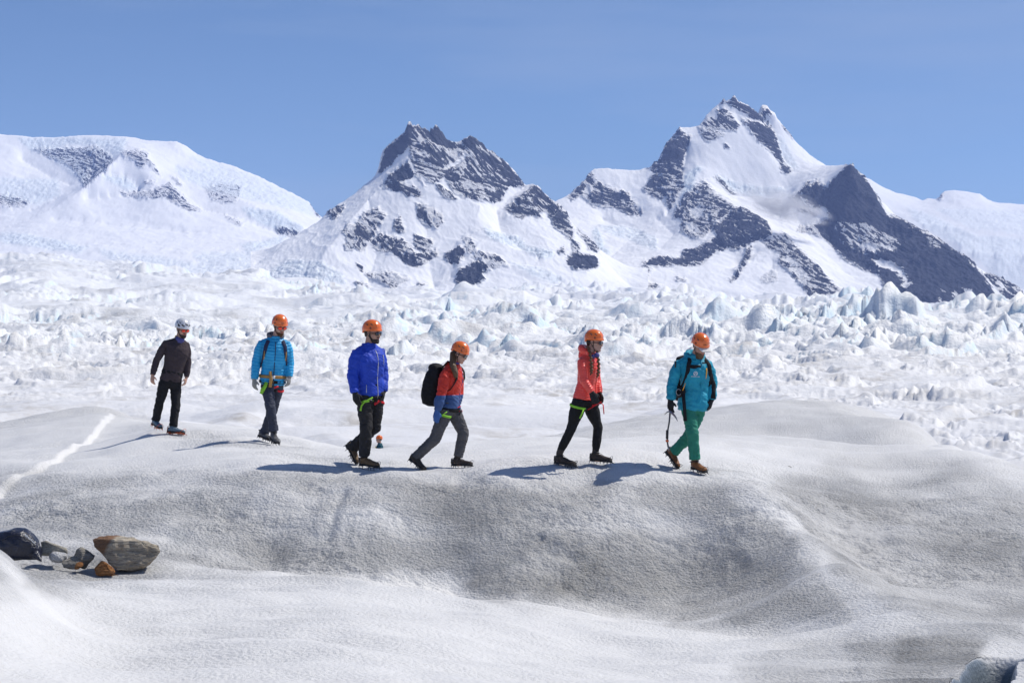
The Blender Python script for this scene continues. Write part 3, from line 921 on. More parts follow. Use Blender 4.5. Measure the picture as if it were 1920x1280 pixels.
# --- right massif
C_lines = [
    [(1000, 420, 4900), (1030, 385, 5000), (1045, 375, 5020), (1060, 368, 5050), (1085, 350, 5100), (1097, 336, 5130), (1104, 324, 5150), (1115, 318, 5160), (1150, 317, 5180), (1200, 320, 5200), (1215, 313, 5205),
     (1230, 305, 5220), (1240, 288, 5235), (1250, 270, 5250), (1262, 250, 5260), (1273, 240, 5265), (1290, 240, 5280), (1310, 237, 5300), (1318, 226, 5310), (1325, 215, 5320), (1342, 200, 5340), (1350, 192, 5350),
     (1356, 186, 5350), (1362, 189, 5350), (1370, 187, 5350), (1374, 182, 5350), (1377, 177, 5350), (1381, 182, 5350), (1385, 190, 5350), (1400, 198, 5360), (1421, 214, 5380), (1425, 202, 5380), (1429, 196, 5380), (1438, 198, 5380), (1444, 206, 5380), (1453, 212, 5380), (1457, 222, 5380),
     (1470, 238, 5390), (1490, 262, 5390), (1520, 290, 5380), (1548, 311, 5350)],
    [(1548, 311, 5300), (1580, 311, 4980), (1590, 309, 4830), (1596, 303, 4800), (1599, 298, 4800), (1603, 308, 4800), (1613, 319, 4790), (1622, 326, 4780), (1633, 346, 4760), (1645, 366, 4740), (1656, 388, 4720), (1661, 400, 4700), (1680, 404, 4680), (1698, 411, 4650), (1715, 425, 4600),
     (1745, 435, 4550), (1771, 453, 4500), (1790, 468, 4450), (1819, 487, 4400), (1841, 515, 4350), (1869, 560, 4250), (1895, 610, 4180)],
    [(1847, 518, 4500), (1862, 514, 4490), (1881, 521, 4450), (1900, 535, 4430), (1925, 553, 4400), (1980, 590, 4350), (2060, 640, 4300)],
    [(1599, 300, 4798), (1580, 318, 4830), (1566, 330, 4850), (1550, 345, 4870), (1532, 340, 4900), (1521, 346, 4920), (1512, 341, 4930), (1504, 354, 4940), (1480, 385, 4890), (1460, 410, 4820)],
    [(1300, 338, 5030), (1330, 333, 5060), (1370, 350, 5090), (1430, 356, 5110), (1480, 352, 5120), (1520, 335, 5060)],
    [(1305, 345, 4990), (1330, 345, 4985), (1380, 366, 5040), (1440, 372, 5070), (1485, 368, 5060)],
    [(1430, 225, 5370), (1455, 255, 5340), (1470, 300, 5280), (1487, 322, 5220)],
    [(1372, 195, 5330), (1385, 222, 5310), (1400, 235, 5290), (1440, 285, 5230), (1468, 322, 5190)],
    [(1273, 243, 5255), (1292, 262, 5240), (1285, 300, 5180), (1278, 330, 5080), (1262, 370, 4990), (1250, 405, 4900)],
    [(1262, 256, 5250), (1240, 300, 5190), (1225, 345, 5110), (1240, 375, 5020), (1245, 398, 4900)],
    [(1305, 345, 4980), (1325, 345, 4940), (1345, 366, 4860), (1382, 390, 4750), (1425, 412, 4650), (1440, 432, 4580), (1450, 447, 4500), (1500, 470, 4400), (1532, 498, 4300), (1563, 530, 4210), (1600, 560, 4120)],
    [(1382, 392, 4745), (1346, 430, 4640), (1313, 455, 4550), (1281, 469, 4480), (1250, 483, 4380), (1211, 492, 4300), (1160, 518, 4180), (1106, 548, 4060)],
    [(1130, 412, 4950), (1200, 440, 4800), (1160, 470, 4600), (1120, 500, 4380), (1060, 545, 4050)],
    [(1085, 372, 5040), (1140, 395, 4990), (1200, 405, 4960)],
    [(1230, 410, 4900), (1262, 440, 4720), (1240, 465, 4560)],
    [(1330, 515, 4230), (1385, 500, 4380), (1420, 470, 4440)],
    [(1436, 452, 4490), (1402, 462, 4470), (1392, 492, 4340), (1368, 528, 4190)],
    [(1446, 452, 4480), (1448, 500, 4330), (1430, 545, 4120)],
    [(1500, 425, 4740), (1530, 455, 4600), (1580, 505, 4400), (1640, 545, 4200), (1665, 565, 4100)],
    [(1480, 392, 4850), (1505, 425, 4730)],
    [(1600, 330, 4770), (1580, 400, 4690), (1610, 450, 4600), (1640, 500, 4420), (1690, 560, 4150)],
    [(1560, 345, 4860), (1550, 400, 4760), (1560, 450, 4650), (1600, 490, 4500), (1650, 510, 4400)],
    [(1715, 428, 4590), (1700, 480, 4450), (1730, 540, 4250), (1770, 590, 4050)],
    [(1790, 475, 4440), (1790, 530, 4300), (1820, 590, 4080)],
]
C_rocks = [
    (0.78, [(1106, 320), (1114, 337), (1135, 348), (1162, 359), (1180, 363), (1182, 374), (1208, 398), (1195, 404), (1176, 402), (1154, 389), (1112, 385), (1092, 367), (1071, 374), (1066, 366), (1097, 338), (1100, 324)]),
    (0.35, [(1092, 367), (1100, 345), (1112, 344), (1115, 355), (1104, 368)]),
    (0.82, [(1273, 238), (1262, 250), (1247, 273), (1237, 295), (1213, 312), (1228, 322), (1213, 346), (1204, 359), (1237, 374), (1249, 369), (1262, 352), (1282, 328), (1280, 301), (1292, 271), (1297, 258), (1280, 250)]),
    (0.95, [(1256, 262), (1243, 290), (1238, 300), (1270, 305), (1278, 298), (1270, 270)]),
    (0.68, [(1245, 339), (1282, 332), (1282, 352), (1270, 372), (1256, 395), (1249, 380)]),
    (0.74, [(1302, 346), (1324, 338), (1342, 360), (1377, 385), (1365, 398), (1346, 413), (1320, 442), (1302, 448), (1276, 433), (1278, 411), (1261, 407), (1268, 388), (1285, 365)]),
    (0.30, [(1290, 390), (1310, 385), (1325, 395), (1310, 410), (1295, 405)]),
    (0.30, [(1285, 415), (1310, 420), (1310, 435), (1290, 430)]),
    (0.55, [(1340, 332), (1350, 332), (1382, 362), (1372, 366), (1350, 345)]),
    (0.9, [(1377, 389), (1399, 389), (1436, 415), (1446, 430), (1447, 447), (1425, 447), (1399, 460), (1381, 468), (1364, 464), (1342, 472), (1313, 494), (1259, 499), (1211, 497), (1206, 490), (1226, 484), (1276, 483), (1281, 470), (1313, 462), (1346, 437), (1333, 429), (1368, 398)]),
    (0.66, [(1180, 507), (1206, 496), (1226, 505), (1206, 520), (1208, 547), (1190, 540), (1171, 527)]),
    (0.84, [(1104, 548), (1123, 531), (1150, 527), (1165, 529), (1149, 542), (1127, 556), (1110, 555)]),
    (0.7, [(1212, 534), (1228, 530), (1242, 534), (1226, 540), (1214, 545)]),
    (0.75, [(1268, 518), (1290, 522), (1288, 526), (1270, 524)]),
    (0.85, [(1399, 464), (1410, 460), (1408, 480), (1394, 500), (1384, 518), (1370, 528), (1368, 524), (1384, 505), (1394, 484)]),
    (0.4, [(1425, 520), (1455, 505), (1458, 525), (1440, 530)]),
    (0.78, [(1425, 447), (1450, 440), (1473, 437), (1501, 468), (1532, 496), (1563, 530), (1599, 557), (1588, 565), (1554, 549), (1532, 570), (1510, 545), (1480, 510), (1459, 494), (1464, 476), (1436, 459)]),
    (0.35, [(1464, 480), (1480, 478), (1520, 520), (1512, 535), (1490, 512)]),
    (0.85, [(1350, 194), (1356, 184), (1363, 187), (1370, 184), (1377, 174), (1384, 188), (1399, 197), (1421, 212), (1434, 228), (1420, 226), (1404, 218), (1388, 204), (1370, 193), (1358, 193)]),
    (0.66, [(1344, 203), (1360, 205), (1372, 213), (1386, 232), (1383, 242), (1376, 246), (1350, 243), (1314, 236), (1324, 225), (1345, 218)]),
    (0.5, [(1307, 239), (1330, 240), (1361, 251), (1360, 254), (1342, 262), (1322, 268)]),
    (0.8, [(1359, 268), (1368, 278), (1360, 279)]),
    (0.88, [(1385, 220), (1406, 226), (1436, 234), (1453, 249), (1460, 275), (1468, 301), (1487, 320), (1480, 326), (1466, 322), (1462, 301), (1444, 281), (1421, 262), (1404, 236)]),
    (0.8, [(1434, 199), (1447, 216), (1440, 219), (1425, 216)]),
    (0.7, [(1470, 234), (1490, 258), (1484, 256), (1466, 236)]),
    (0.97, [(1599, 294), (1588, 312), (1568, 331), (1549, 349), (1532, 338), (1521, 347), (1514, 339), (1504, 355), (1492, 374), (1515, 388), (1549, 385), (1554, 408), (1526, 419), (1549, 447), (1582, 487), (1619, 504), (1647, 512), (1661, 551),
            (1698, 568), (1717, 557), (1746, 580), (1796, 598), (1830, 598), (1864, 575), (1875, 562), (1843, 515), (1821, 487), (1790, 467), (1773, 451), (1715, 423), (1698, 409), (1661, 398), (1656, 386), (1635, 346), (1613, 318), (1604, 306)]),
    (0.65, [(1480, 372), (1500, 360), (1520, 380), (1540, 392), (1530, 405), (1500, 395)]),
    (0.6, [(1500, 425), (1526, 419), (1549, 447), (1560, 455), (1530, 440), (1495, 435)]),
    (0.62, [(1560, 412), (1622, 415), (1678, 440), (1690, 460), (1640, 475), (1590, 460), (1570, 440)]),
    (0.12, [(1611, 453), (1630, 456), (1650, 467), (1640, 472), (1622, 464)]),
    (0.15, [(1652, 457), (1680, 466), (1668, 468)]),
    (0.05, [(1636, 483), (1665, 490), (1692, 505), (1703, 520), (1700, 526), (1690, 515), (1672, 508), (1642, 499)]),
    (0.2, [(1690, 528), (1712, 522), (1712, 526), (1695, 534)]),
    (0.3, [(1802, 535), (1827, 545), (1812, 547)]),
    (0.3, [(1790, 540), (1800, 552), (1786, 548)]),
    (0.35, [(1760, 535), (1772, 538), (1774, 541)]),
    (0.3, [(1760, 550), (1764, 550), (1770, 570), (1765, 572)]),
    (0.7, [(1738, 440), (1765, 455), (1760, 468), (1742, 455)]),
    (0.35, [(1815, 560), (1830, 556), (1828, 566)]),
    (0.85, [(1846, 513), (1862, 512), (1881, 519), (1900, 533), (1922, 550), (1985, 592), (2060, 645), (1950, 630), (1900, 590), (1895, 575), (1872, 543)]),
    (0.2, [(1866, 525), (1880, 530), (1890, 545), (1875, 540)]),
    (0.6, [(1720, 575), (1760, 585), (1740, 592)]),
    (0.6, [(975, 545), (1000, 540), (1020, 548), (1000, 556)]),
]
C_ice = [
    (0.9, [(1282, 330), (1305, 312), (1320, 318), (1305, 330), (1300, 350), (1288, 368), (1276, 380), (1280, 350)]),
    (0.9, [(1340, 328), (1380, 342), (1430, 350), (1485, 352), (1440, 366), (1400, 366), (1370, 352)]),
    (0.5, [(1455, 250), (1470, 262), (1485, 290), (1500, 318), (1480, 315), (1465, 290)]),
    (0.55, [(1120, 420), (1180, 425), (1230, 445), (1235, 470), (1190, 455), (1140, 440)]),
    (0.8, [(1115, 422), (1125, 435), (1135, 465), (1150, 475), (1130, 478), (1118, 460), (1110, 440)]),
    (0.5, [(1120, 495), (1180, 500), (1170, 512), (1130, 515)]),
]
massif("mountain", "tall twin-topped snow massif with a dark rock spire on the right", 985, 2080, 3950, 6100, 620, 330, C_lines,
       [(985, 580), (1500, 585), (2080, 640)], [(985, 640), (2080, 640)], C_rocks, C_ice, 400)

# --- broad ice dome on the left
A_lines = [
    [(-220, 262, 7500), (-100, 250, 7500), (0, 252, 7500), (60, 257, 7500), (120, 258, 7500), (180, 254, 7500), (240, 256, 7500), (290, 264, 7500), (330, 266, 7500), (345, 272, 7500), (362, 284, 7500), (385, 298, 7480),
     (430, 310, 7450), (480, 328, 7420), (530, 352, 7380), (560, 368, 7350), (580, 380, 7330), (590, 396, 7310), (606, 410, 7290), (650, 445, 7200)],
    [(245, 287, 7000), (225, 290, 6980), (200, 317, 6850), (158, 350, 6700), (100, 390, 6500), (20, 425, 6250), (-100, 450, 6100)],
    [(245, 287, 7000), (275, 292, 7000), (300, 330, 6900), (330, 350, 6800), (384, 395, 6600), (450, 410, 6500), (520, 438, 6400), (552, 447, 6350), (600, 470, 6200)],
    [(215, 285, 7150), (170, 330, 6950), (155, 346, 6800), (110, 370, 6700), (60, 395, 6550), (-50, 400, 6500)],
    [(40, 300, 7250), (90, 330, 7050), (130, 348, 6880)],
    [(330, 315, 7150), (400, 350, 6950), (450, 375, 6750), (520, 400, 6600), (570, 425, 6500)],
    [(190, 330, 6820), (235, 335, 6850), (262, 358, 6780), (240, 368, 6700), (160, 372, 6640)],
    [(100, 410, 6350), (250, 425, 6250), (400, 440, 6150), (500, 450, 6150)],
    [(0, 450, 5900), (200, 460, 5750), (400, 475, 5650), (560, 480, 5700)],
    [(0, 490, 5450), (250, 495, 5350), (420, 500, 5300), (600, 505, 5300)],
]
A_rocks = [
    (0.72, [(60, 280), (81, 275), (100, 280), (142, 278), (181, 272), (205, 291), (212, 300), (200, 317), (175, 338), (158, 350), (152, 340), (142, 320), (123, 307), (97, 298), (80, 288)]),
    (0.66, [(-120, 360), (0, 364), (29, 366), (58, 382), (40, 388), (19, 387), (-120, 380)]),
    (0.66, [(226, 286), (255, 281), (279, 286), (276, 296), (288, 305), (304, 333), (296, 326), (278, 306), (262, 314), (250, 298), (238, 296)]),
    (0.66, [(223, 359), (268, 359), (300, 352), (318, 342), (330, 352), (345, 370), (360, 384), (386, 395), (358, 397), (335, 386), (310, 372), (274, 371), (232, 366)]),
    (0.6, [(320, 330), (332, 335), (344, 348), (336, 350)]),
    (0.55, [(268, 340), (292, 337), (290, 342), (270, 345)]),
    (0.42, [(384, 349), (420, 346), (455, 350), (452, 364), (439, 382), (397, 377)]),
    (0.9, [(517, 424), (540, 424), (562, 433), (558, 440), (549, 445), (520, 437)]),
    (0.85, [(581, 380), (603, 408), (594, 406)]),
    (0.4, [(420, 400), (458, 418), (452, 424), (424, 408)]),
]
A_ice = [
    (0.8, [(30, 258), (240, 260), (228, 288), (205, 292), (180, 272), (120, 272), (60, 285)]),
    (0.55, [(60, 275), (215, 275), (210, 300), (160, 345), (100, 300)]),
    (0.6, [(-60, 330), (110, 335), (115, 365), (70, 385), (-60, 360)]),
    (0.8, [(190, 332), (232, 330), (262, 352), (240, 358), (200, 340)]),
    (0.6, [(325, 312), (470, 330), (590, 385), (590, 405), (480, 378), (400, 360), (340, 335)]),
    (0.85, [(450, 388), (520, 395), (570, 425), (562, 434), (515, 428), (470, 410)]),
    (0.5, [(350, 290), (480, 330), (560, 370), (470, 345), (380, 315)]),
    (0.7, [(-100, 430), (60, 440), (170, 462), (150, 475), (0, 455)]),
    (0.5, [(180, 468), (300, 480), (430, 510), (560, 520), (430, 530), (250, 520)]),
    (0.5, [(360, 475), (470, 470), (560, 490), (620, 520), (480, 525), (380, 500)]),
    (0.7, [(450, 460), (540, 440), (530, 455), (470, 475)]),
]
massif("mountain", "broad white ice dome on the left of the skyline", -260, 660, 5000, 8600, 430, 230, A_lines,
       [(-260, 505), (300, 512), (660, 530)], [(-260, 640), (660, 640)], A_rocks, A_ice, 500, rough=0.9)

# --- far snow shoulder on the right
D_lines = [
    [(1500, 350, 8000), (1560, 330, 8000), (1600, 325, 8000), (1630, 336, 8000), (1655, 350, 8000), (1680, 360, 8000), (1705, 368, 8000), (1730, 377, 8000), (1740, 372, 8000), (1758, 374, 8000), (1764, 366, 8000), (1772, 358, 8000), (1790, 357, 8000), (1830, 361, 8000), (1838, 362, 8000),
     (1850, 372, 8000), (1862, 378, 8000), (1900, 382, 8000), (1980, 385, 8000), (2150, 400, 8000)],
    [(1700, 420, 7200), (1800, 425, 7100), (1900, 430, 7100), (2100, 440, 7000)],
    [(1800, 470, 6700), (1900, 480, 6650), (2100, 490, 6600)],
]
D_ice = [(0.5, [(1700, 390), (1740, 400), (1830, 440), (2150, 470), (2150, 560), (1900, 550), (1850, 500), (1790, 455), (1720, 420)]),
         (0.4, [(1750, 390), (2150, 400), (2150, 470), (1830, 430)])]
massif("mountain", "far snow shoulder and icefall at the right edge", 1500, 2150, 6300, 9000, 300, 130, D_lines,
       [(1500, 560), (2150, 570)], [(1500, 640), (2150, 640)], [(0.9, [(1758, 374), (1768, 360), (1772, 360), (1764, 376)])], D_ice, 600, rough=0.9)
# ------------------------------------------------------------------ air: haze box and the wisp of cloud
def box_mesh(name, lo, hi):
    v = [(x, y, z) for x in (lo[0], hi[0]) for y in (lo[1], hi[1]) for z in (lo[2], hi[2])]
    f = [(0, 1, 3, 2), (4, 6, 7, 5), (0, 4, 5, 1), (2, 3, 7, 6), (0, 2, 6, 4), (1, 5, 7, 3)]
    me = bpy.data.meshes.new(name)
    me.from_pydata(v, [], f)
    return me


hm = bpy.data.materials.new("haze_air")
hm.use_nodes = True
hn = hm.node_tree.nodes
hn.remove(hn["Principled BSDF"])
hv = hn.new("ShaderNodeVolumePrincipled")
hv.inputs['Color'].default_value = (0.38, 0.52, 1.0, 1)
hv.inputs['Density'].default_value = HAZE
hv.inputs['Anisotropy'].default_value = 0.0
hm.node_tree.links.new(hv.outputs[0], hn["Material Output"].inputs['Volume'])
haze_me = box_mesh("haze", (-20500, -20500, -12), (20500, 20500, 900))
haze_me.materials.append(hm)
haze = bpy.data.objects.new("haze", haze_me)
link(haze)
tag(haze, kind="stuff", label="thin blue mountain air")
# ------------------------------------------------------------------ cloth, skin and gear materials
def cloth(name, col, rough=0.8, spec=0.25, bump=0.5, scale=38, sheen=0.0, coat=0.0):
    t = NT(name)
    p = t.pos()
    n1 = t.noise(p, scale, 4, 0.6)
    n2 = t.noise(p, 6.5, 3, 0.55, 0.6)
    c = t.mix(t.rng(n2, 0.3, 0.7), tuple(x * 0.86 for x in col), tuple(min(1, x * 1.12) for x in col))
    nrm = t.bump(t.math('ADD', t.math('MULTIPLY', n2, 1.6), t.math('MULTIPLY', n1, 0.35)), bump, 0.03)
    m = t.base(c, rough, spec, nrm)
    if sheen:
        t.b.inputs['Sheen Weight'].default_value = sheen
    return m


def plain(name, col, rough=0.5, spec=0.4, metal=0.0, coat=0.0):
    t = NT(name)
    n = t.noise(t.pos(), 30, 3, 0.6)
    c = t.mix(t.rng(n, 0.3, 0.7), tuple(x * 0.88 for x in col), tuple(min(1, x * 1.1) for x in col))
    m = t.base(c, rough, spec, None, metal)
    t.b.inputs['Coat Weight'].default_value = coat
    t.b.inputs['Coat Roughness'].default_value = 0.15
    return m


def two_tone(name, top, bottom, level):
    """a jacket of two fabrics; the seam is a level line around the body (object height)"""
    t = NT(name)
    p = t.pos()
    sep = t.node("ShaderNodeSeparateXYZ", {'Vector': p}).outputs['Z']
    n2 = t.noise(p, 7, 3, 0.55, 0.5)
    f = t.rng(sep, level - 0.004, level + 0.004)
    c = t.mix(f, bottom, top)
    c = t.mix(t.rng(n2, 0.3, 0.7, 0, 0.14), c, (0.02, 0.02, 0.02))
    nrm = t.bump(t.math('ADD', t.math('MULTIPLY', n2, 1.6), t.math('MULTIPLY', t.noise(p, 40, 3), 0.3)), 0.55, 0.03)
    return t.base(c, 0.55, 0.3, nrm)


M_SKIN = cloth("skin", (0.56, 0.34, 0.25), 0.55, 0.35, 0.1, 60)
M_SKIN_TAN = cloth("tanned_skin", (0.47, 0.27, 0.19), 0.55, 0.35, 0.1, 60)
M_LIPS = plain("lips", (0.42, 0.14, 0.12), 0.45)
M_HAIR = cloth("dark_hair", (0.040, 0.026, 0.018), 0.5, 0.4, 0.8, 120)
M_HAIR_TIP = cloth("brown_hair", (0.13, 0.075, 0.035), 0.5, 0.4, 0.8, 120)
M_BEARD_RED = cloth("auburn_beard", (0.10, 0.045, 0.022), 0.7, 0.2, 0.8, 120)
M_ORANGE = plain("orange_helmet_shell", (0.86, 0.17, 0.022), 0.28, 0.5, 0, 0.5)
M_WHITE_H = plain("silver_white_helmet_shell", (0.62, 0.63, 0.65), 0.3, 0.5, 0, 0.5)
M_BLACK = plain("black_plastic", (0.018, 0.018, 0.02), 0.4)
M_DARKMETAL = plain("dark_steel", (0.09, 0.09, 0.10), 0.38, 0.5, 0.8)
M_GREYMETAL = plain("grey_steel", (0.32, 0.32, 0.33), 0.35, 0.5, 0.8)
M_ORANGE_STEEL = plain("orange_painted_steel", (0.65, 0.12, 0.03), 0.4)
M_LENS_RED = plain("red_mirror_lens", (0.85, 0.06, 0.02), 0.12, 0.8, 0.5, 0.6)
M_LENS_DARK = plain("dark_lens", (0.02, 0.02, 0.025), 0.1, 0.7, 0, 0.8)
M_BLACKCLOTH = cloth("black_fabric", (0.014, 0.014, 0.016), 0.75, 0.2, 0.6)
M_BLACKGLOVE = cloth("black_glove_fabric", (0.02, 0.02, 0.022), 0.7, 0.25, 0.5, 60)
M_GREYGLOVE = cloth("grey_knit_glove", (0.30, 0.29, 0.27), 0.9, 0.1, 0.6, 90)
M_BLUEGLOVE = cloth("blue_glove_fabric", (0.05, 0.12, 0.34), 0.75, 0.2, 0.5, 60)
M_GREEN_WEB = cloth("lime_webbing", (0.26, 0.58, 0.05), 0.7, 0.2, 0.2, 80)
M_RED_WEB = cloth("red_webbing", (0.62, 0.025, 0.035), 0.7, 0.2, 0.2, 80)
M_TAN_WEB = cloth("tan_webbing", (0.42, 0.24, 0.08), 0.7, 0.2, 0.2, 80)
M_NAVY = cloth("navy_fabric", (0.035, 0.042, 0.085), 0.75, 0.2, 0.4)
M_GREYHOOD = cloth("grey_knit_hood", (0.16, 0.16, 0.18), 0.9, 0.1, 0.5)
M_YELLOW_ZIP = plain("orange_yellow_trim", (0.85, 0.42, 0.04), 0.5)
M_ZIP = plain("pale_zip_tape", (0.55, 0.56, 0.58), 0.4)
M_BOOT_BROWN = cloth("brown_boot_leather", (0.16, 0.10, 0.05), 0.6, 0.3, 0.6, 50)
M_BOOT_DARK = cloth("dark_boot_leather", (0.055, 0.042, 0.035), 0.6, 0.3, 0.6, 50)
M_BOOT_GREY = cloth("grey_boot_fabric", (0.10, 0.10, 0.105), 0.6, 0.3, 0.6, 50)
M_BOOT_BLUE = cloth("blue_grey_boot_fabric", (0.13, 0.19, 0.24), 0.6, 0.3, 0.6, 50)
M_BOOT_RUST = cloth("rust_boot_leather", (0.24, 0.10, 0.035), 0.6, 0.3, 0.6, 50)
M_SOLE = plain("black_rubber", (0.02, 0.02, 0.02), 0.7)
M_CAP = cloth("pale_cap_fabric", (0.66, 0.65, 0.62), 0.8, 0.2, 0.2, 80)
M_PURPLE = cloth("violet_neck_gaiter", (0.10, 0.10, 0.28), 0.85, 0.1, 0.4)
M_MUSTARD = cloth("mustard_fabric", (0.50, 0.36, 0.08), 0.85, 0.1, 0.3)
M_LOGO = plain("white_print", (0.75, 0.78, 0.80), 0.6)

UP = Vector((0, 0, 1))


# ------------------------------------------------------------------ sculpting helpers
def frame(d, hint):
    d = d.normalized()
    s = hint - d * hint.dot(d)
    if s.length < 1e-5:
        s = Vector((1, 0, 0)) - d * d.x
    s.normalize()
    return d, s, d.cross(s)


def loft(bm, st, seg=14, cap=True, power=2.0):
    """closed skin through stations (centre, half-side vector, half-front vector)"""
    rings = []
    for c, a, b in st:
        ring = []
        for i in range(seg):
            t = 2 * math.pi * i / seg
            ct, sn = math.cos(t), math.sin(t)
            if power != 2.0:
                ct = math.copysign(abs(ct) ** (2 / power), ct)
                sn = math.copysign(abs(sn) ** (2 / power), sn)
            ring.append(bm.verts.new(c + a * ct + b * sn))
        rings.append(ring)
    for r0, r1 in zip(rings[:-1], rings[1:]):
        for i in range(seg):
            j = (i + 1) % seg
            bm.faces.new((r0[i], r0[j], r1[j], r1[i]))
    if cap:
        bm.faces.new(list(reversed(rings[0])))
        bm.faces.new(rings[-1])


def tube(bm, pts, rad, hint=None, seg=12, closed=False):
    """round or oval tube; rad items are r or (r_side, r_front)"""
    pts = [Vector(p) for p in pts]
    hint = hint or Vector((0.31, -0.9, 0.13))
    n = len(pts)
    st = []
    for i, p in enumerate(pts):
        if closed:
            d = pts[(i + 1) % n] - pts[i - 1]
        else:
            d = pts[min(i + 1, n - 1)] - pts[max(i - 1, 0)]
        _, s, f = frame(d, hint)
        r = rad[i] if isinstance(rad, (list, tuple)) and len(rad) == n and not (n == 2 and not isinstance(rad[0], (list, tuple, float, int))) else rad
        ra, rb = r if isinstance(r, (tuple, list)) else (r, r)
        st.append((p, s * ra, f * rb))
    if closed:
        st.append(st[0])
    loft(bm, st, seg, cap=not closed)


def ball(bm, c, r, axes=None, seg=12):
    """ellipsoid; r scalar or 3 radii along axes"""
    r = (r, r, r) if not isinstance(r, (tuple, list)) else r
    a = axes or (Vector((1, 0, 0)), Vector((0, 1, 0)), Vector((0, 0, 1)))
    st = []
    k = max(5, seg // 2 + 1)
    for i in range(k + 1):
        t = -math.pi / 2 + math.pi * (0.06 + 0.88 * i / k)
        st.append((c + a[2] * (r[2] * math.sin(t)), a[0] * (r[0] * math.cos(t)), a[1] * (r[1] * math.cos(t))))
    loft(bm, st, seg)


def box(bm, c, ax, ay, az):
    v = [bm.verts.new(c + ax * i + ay * j + az * k) for i in (-1, 1) for j in (-1, 1) for k in (-1, 1)]
    for f in ((0, 1, 3, 2), (4, 6, 7, 5), (0, 4, 5, 1), (2, 3, 7, 6), (0, 2, 6, 4), (1, 5, 7, 3)):
        bm.faces.new([v[i] for i in f])


def cone(bm, a, b, r0, r1=0.001, seg=6):
    tube(bm, [a, b], [(r0, r0), (r1, r1)], seg=seg)


def fuse(me, voxel, smooth_it=3, deci=None):
    """melt overlapping closed skins into one continuous surface"""
    o = bpy.data.objects.new("tmp", me)
    COL.objects.link(o)
    m = o.modifiers.new("r", 'REMESH')
    m.mode = 'VOXEL'
    m.voxel_size = voxel
    if smooth_it:
        s = o.modifiers.new("s", 'SMOOTH')
        s.factor = 0.5
        s.iterations = smooth_it
    if deci:
        d = o.modifiers.new("d", 'DECIMATE')
        d.ratio = deci
    dg = bpy.context.evaluated_depsgraph_get()
    out = bpy.data.meshes.new_from_object(o.evaluated_get(dg))
    bpy.data.objects.remove(o)
    bpy.data.meshes.remove(me)
    return out


def piece(name, build, mat, parent, voxel=None, smooth_it=3, disp=None, deci=None, shade=True, label=None):
    """one mesh object, built in world space, stored relative to its parent thing"""
    bm = bmesh.new()
    build(bm)
    bmesh.ops.recalc_face_normals(bm, faces=bm.faces)
    me = bpy.data.meshes.new(name)
    bm.to_mesh(me)
    bm.free()
    if voxel:
        me = fuse(me, voxel, smooth_it, None if disp else deci)
        me.name = name
    if disp:
        n = len(me.vertices)
        co = np.empty(n * 3, np.float32)
        me.vertices.foreach_get("co", co)
        co = co.reshape(-1, 3)
        no = np.empty(n * 3, np.float32)
        me.vertices.foreach_get("normal", no)
        no = no.reshape(-1, 3)
        co = co + no * disp(co, no)[:, None]
        me.vertices.foreach_set("co", co.astype(np.float32).ravel())
        me.update()
        if deci:
            o = bpy.data.objects.new("tmp", me)
            COL.objects.link(o)
            d = o.modifiers.new("d", 'DECIMATE')
            d.ratio = deci
            me2 = bpy.data.meshes.new_from_object(o.evaluated_get(bpy.context.evaluated_depsgraph_get()))
            bpy.data.objects.remove(o)
            bpy.data.meshes.remove(me)
            me = me2
            me.name = name
    org = root_of(parent)
    me.transform(Matrix.Translation(-org))
    for poly in me.polygons:
        poly.use_smooth = shade
    me.materials.clear()
    me.materials.append(mat)
    o = bpy.data.objects.new(name, me)
    link(o, parent)
    if label:
        o["label"] = label
    return o


def root_of(o):
    while o.parent is not None:
        o = o.parent
    return Vector(o.location)


def thing(name, loc, label, category, group=None):
    o = bpy.data.objects.new(name, None)
    o.location = loc
    o.empty_display_size = 0.2
    link(o)
    return tag(o, label, category, group)


# ------------------------------------------------------------------ wrinkles and quilting (height along the surface normal)
def wrinkle(amp=0.006, sc=(14, 14, 30), seed=1):
    def f(co, no):
        a = perlin(co[:, 0] * sc[0] + co[:, 2] * 9, co[:, 2] * sc[2] * 0.7 + co[:, 1] * 6, seed)
        b = perlin(co[:, 0] * 5 + co[:, 1] * 7, co[:, 2] * 9, seed + 3)
        r = 1 - np.abs(a) * 2
        return (amp * (0.75 * r + 0.9 * b)).astype(np.float32)
    return f


def quilt(bones, pitch=0.045, depth=0.009, amp=0.004, seed=5):
    """down baffles: rings spaced evenly along whichever limb is nearest"""
    def f(co, no):
        best = np.full(len(co), 1e9)
        ph = np.zeros(len(co))
        for a, b, r, off in bones:
            a = np.array(a)
            b = np.array(b)
            d = b - a
            L = np.linalg.norm(d)
            t = ((co - a) @ d) / (L * L)
            tc = np.clip(t, 0, 1)
            dist = np.linalg.norm(co - a - tc[:, None] * d, axis=1) - r
            m = dist < best
            best = np.where(m, dist, best)
            ph = np.where(m, t * L + off, ph)
        ph = ph + 0.006 * perlin(co[:, 0] * 9, co[:, 1] * 9 + co[:, 2] * 4, seed)
        s = np.abs(np.sin(math.pi * ph / pitch)) ** 0.55
        b = perlin(co[:, 0] * 26 + co[:, 1] * 17, co[:, 2] * 14, seed + 3)
        return (depth * (s - 0.65) + amp * b * s).astype(np.float32)
    return f


